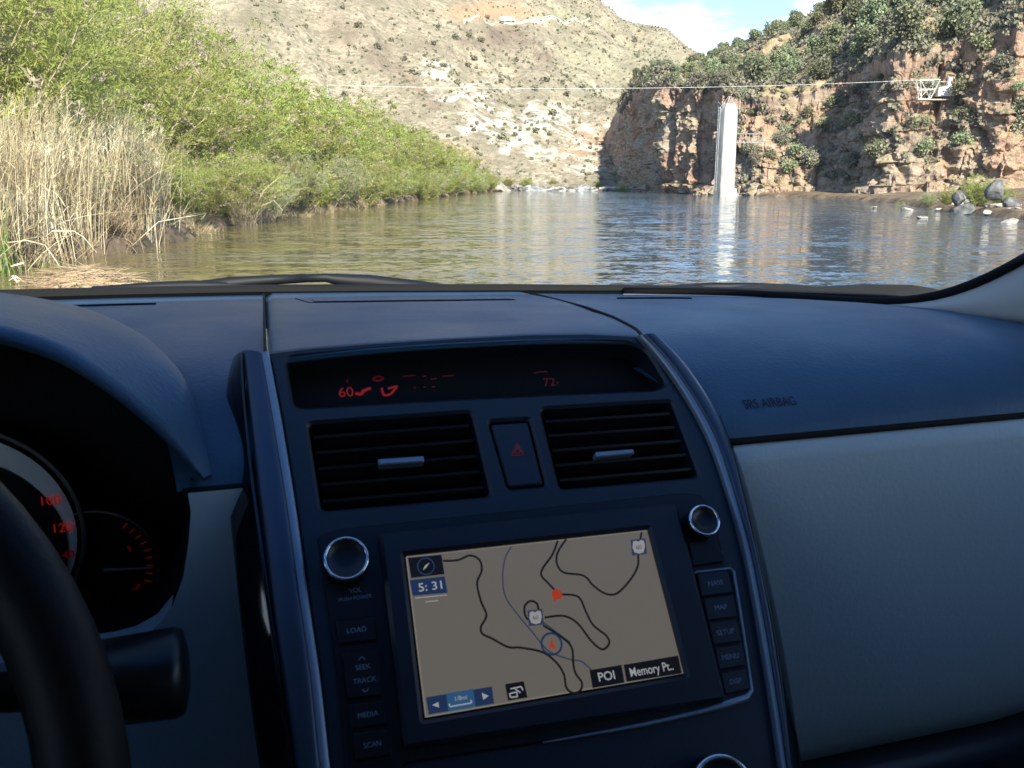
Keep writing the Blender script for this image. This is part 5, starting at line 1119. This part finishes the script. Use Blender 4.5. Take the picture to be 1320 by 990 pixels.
# wipers
def wiper(arm, blade, name='wiper'):
    mb = MB(); mb.tube([np.array(p)+OFF for p in arm], [.007, .007, .0055, .005][:len(arm)], 8); w = mb.build(name, m_cowl, car, True)
    P = resamp(blade, 24); V = []
    for i, p in enumerate(P): h = .0075*math.sin(math.pi*min(1, max(.12, i/23)*.93+.06))**.5+.0012; V += [p+np.array([0, -.008, 0]), p+np.array([0, -.004, h]), p+np.array([0, .006, h]), p+np.array([0, .010, 0])]
    n = len(P); F = [(4*i+k, 4*i+(k+1) % 4, 4*i+4+(k+1) % 4, 4*i+4+k) for i in range(n-1) for k in range(4)]+[(0, 1, 2, 3), (4*n-1, 4*n-2, 4*n-3, 4*n-4)]; cmk('wiper_blade', V, F, m_cowl, w, True); return w
def wz(px, py, y): return aty(px, py, y)
wiper([wz(250, 371, .99), wz(300, 365, .99), wz(350, 361, .99), wz(395, 358.5, .99), wz(430, 358.5, .985), wz(450, 364, .98), wz(520, 370, .975)][:4]+[], [wz(120, 377.5, .97), wz(240, 372.5, .985), wz(330, 370.5, .99)])
mb = MB(); mb.tube([wz(x, y, .985)+OFF for x, y in ((390, 358.6), (420, 358), (440, 361), (475, 363.5), (510, 367.5), (560, 373), (610, 377))], [.0045, .005, .007, .0085, .0085, .008, .005], 10); mb.build('wiper_arm', m_cowl, car, True)
w2 = wiper([wz(870, 375, .98), wz(915, 371, .975), wz(975, 370, .96), wz(1010, 371, .945)], [wz(860, 375.5, .975), wz(900, 375.5, .97), wz(916, 375.5, .965)])
V = []; up = [(925, 373), (985, 367), (1020, 366.5), (1060, 370), (1120, 367), (1180, 368), (1200, 371), (1212, 375)]; dn_ = [(925, 383), (985, 385), (1020, 386), (1060, 387), (1120, 384), (1180, 380), (1200, 381), (1212, 384)]
def ybl(px): return np.interp(px, [900, 1212], [.965, .825])
for (x, y), (x2, y2) in zip(up, dn_): q = wz(x, y, ybl(x)); q2 = wz(x2, y2, ybl(x2)); V += [q2+np.array([0, -.006, 0]), q+np.array([0, -.004, 0]), q+np.array([0, .008, 0]), q2+np.array([0, .010, 0])]
cmk('wiper_blade', V, [(4*i+k, 4*i+(k+1) % 4, 4*i+4+(k+1) % 4, 4*i+4+k) for i in range(7) for k in range(4)]+[(28, 29, 30, 31)], m_cowl, w2, False)
mb = MB(); mb.tube([wz(x, y, ybl(x)-.006)+OFF for x, y in ((1010, 384), (1080, 383.5), (1150, 385), (1212, 385.5))], [.003, .004, .004, .002], 8); mb.build('wiper_rubber', m_matte, w2, True)
# shell: roof, doors, floor, seats, bonnet, wheels
m_paint = principled('car_paint', (.10, .11, .12), .25, metal=.5); m_floor = principled('carpet', (.05, .05, .05), .95)
def cbox(name, c, d, mat, parent=car, bevel=.02, R=None):
    me = bpy.data.meshes.new(name); bm = bmesh.new(); bmesh.ops.create_cube(bm, size=1)
    for v in bm.verts: v.co = Vector((v.co.x*d[0], v.co.y*d[1], v.co.z*d[2]))
    if bevel: bmesh.ops.bevel(bm, geom=bm.edges[:], offset=min(bevel, min(d)*.45), segments=3, affect='EDGES')
    for v in bm.verts: v.co = (R @ v.co if R else v.co)+Vector(c)+Vector(OFF)
    bm.to_mesh(me); bm.free(); me.polygons.foreach_set('use_smooth', [True]*len(me.polygons)); return link_obj(name, me, mat, parent)
V = []; XX = np.linspace(-.60, .89, 12); YY = np.concatenate([np.linspace(.10, -.3, 5), np.linspace(-.6, -2.7, 10)])
def roofz(x, y): return .40-.10*(x-.145)**2-.03*max(0, (-y-1.2))**2*.4-(.12 if abs(x-.145) > .7 else 0)
for x in XX:
    for y in YY: V.append((x, y-.25*(x-.145)**2*(y > 0), roofz(x, y)))
nV = len(V); V += [(a, b, c+.03) for a, b, c in V]; F = np.concatenate([grid_faces(12, 15), grid_faces(12, 15)+nV]); cmk('headliner', V[:nV], grid_faces(12, 15), m_shade, car, True); cmk('roof', V[nV:], grid_faces(12, 15), m_paint, car, True)
m_tint = bpy.data.materials.new('tinted_glass'); m_tint.use_nodes = True; g = m_tint.node_tree; g.nodes.clear(); go = g.nodes.new('ShaderNodeOutputMaterial'); gm = g.nodes.new('ShaderNodeMixShader'); gt = g.nodes.new('ShaderNodeBsdfTransparent'); gg = g.nodes.new('ShaderNodeBsdfGlossy'); gt.inputs[0].default_value = (.10, .11, .11, 1); gg.inputs['Roughness'].default_value = .03; gm.inputs[0].default_value = .08
g.links.new(gt.outputs[0], gm.inputs[1]); g.links.new(gg.outputs[0], gm.inputs[2]); g.links.new(gm.outputs[0], go.inputs[0])
for sgn in (1, -1):
    xc = .145+.745*sgn; xi = .145+.70*sgn
    for y0, y1, nme in ((.62, -.42, 'front_door'), (-.44, -1.45, 'rear_door')):
        dr = cbox(nme, (xc, (y0+y1)/2, -.62), (.09, y0-y1-.01, .92), m_paint); cbox('door_card', (xc-.05*sgn, (y0+y1)/2, -.55), (.03, y0-y1-.06, .76), m_cream, dr)
        MB().add([np.array(p)+OFF for p in ((xc, y0-.05, -.165), (xc, y1+.02, -.165), (xc-.10*sgn, y1+.02, .27), (xc-.10*sgn, min(y0-.05, .0), .27))], [(0, 1, 2, 3)]).build('window', m_tint if nme == 'rear_door' else m_glass, dr)
        cbox('handle', (xc+.05*sgn, y1+.18, -.24), (.03, .2, .03), m_bright, dr, .01)
    for yb_ in (-.43, -1.47): cbox('pillar', (xc-.05*sgn, yb_, .06), (.05, .12, .56), m_pill, car, .015, Matrix.Rotation(-.22*sgn, 3, 'Y'))
    cbox('quarter_panel', (xc, -2.1, -.62), (.10, 1.28, .92), m_paint); cbox('quarter_pillar', (xc-.05*sgn, -2.1, .06), (.06, 1.2, .50), m_paint)
    cbox('front_wing', (xc, 1.42, -.66), (.14, 1.50, .62), m_paint, car, .06)
    for yw in (1.35, -1.55):
        w = cbox('wheel_hub', (xc, yw, -1.09), (.1, .3, .3), m_bright, car, .04); mb = MB(); mb.tube([np.array([xc-.12*sgn, yw, -1.09])+OFF, np.array([xc-.11*sgn, yw, -1.09])+OFF, np.array([xc+.08*sgn, yw, -1.09])+OFF, np.array([xc+.09*sgn, yw, -1.09])+OFF], [.30, .36, .36, .30], 40); mb.build('tyre', m_tyre, w, True)
cbox('floor', (.145, -.9, -1.10), (1.45, 3.6, .06), m_floor); cbox('tailgate', (.145, -2.72, -.6), (1.45, .08, .95), m_paint); cbox('rear_panel', (.145, -2.68, .1), (1.3, .05, .45), m_tint)
V = []
for x in np.linspace(-.62, .91, 16):
    for y, z in ((1.08, -.20), (1.3, -.235), (1.6, -.28), (1.9, -.35), (2.1, -.45), (2.18, -.6), (2.2, -.9)): V.append((x, y-.35*(x-.145)**2, z-.07*((x-.145)/.76)**2))
cmk('bonnet', V, grid_faces(16, 7), m_paint, car, True); cbox('bulkhead', (.145, .93, -.6), (1.4, .04, .75), m_matte, car, .005)
m_seat = textured('seat_cloth', [(.4, (.20, .19, .17)), (.6, (.28, .27, .24))], 40, .9, .2, .002)
for xc in (-.235, .525):
    s_o = cbox('seat', (xc, -.30, -.68), (.50, .52, .16), m_seat, car, .06); cbox('backrest', (xc, -.62, -.34), (.48, .14, .64), m_seat, s_o, .06, Matrix.Rotation(-.25, 3, 'X').transposed()); cbox('headrest', (xc, -.72, .09), (.27, .10, .18), m_seat, s_o, .04)
cbox('rear_seat', (.145, -1.62, -.40), (1.30, .20, .70), m_seat, car, .06); cbox('console', (.145, -.1, -.72), (.24, 1.0, .36), m_panel, car, .04)
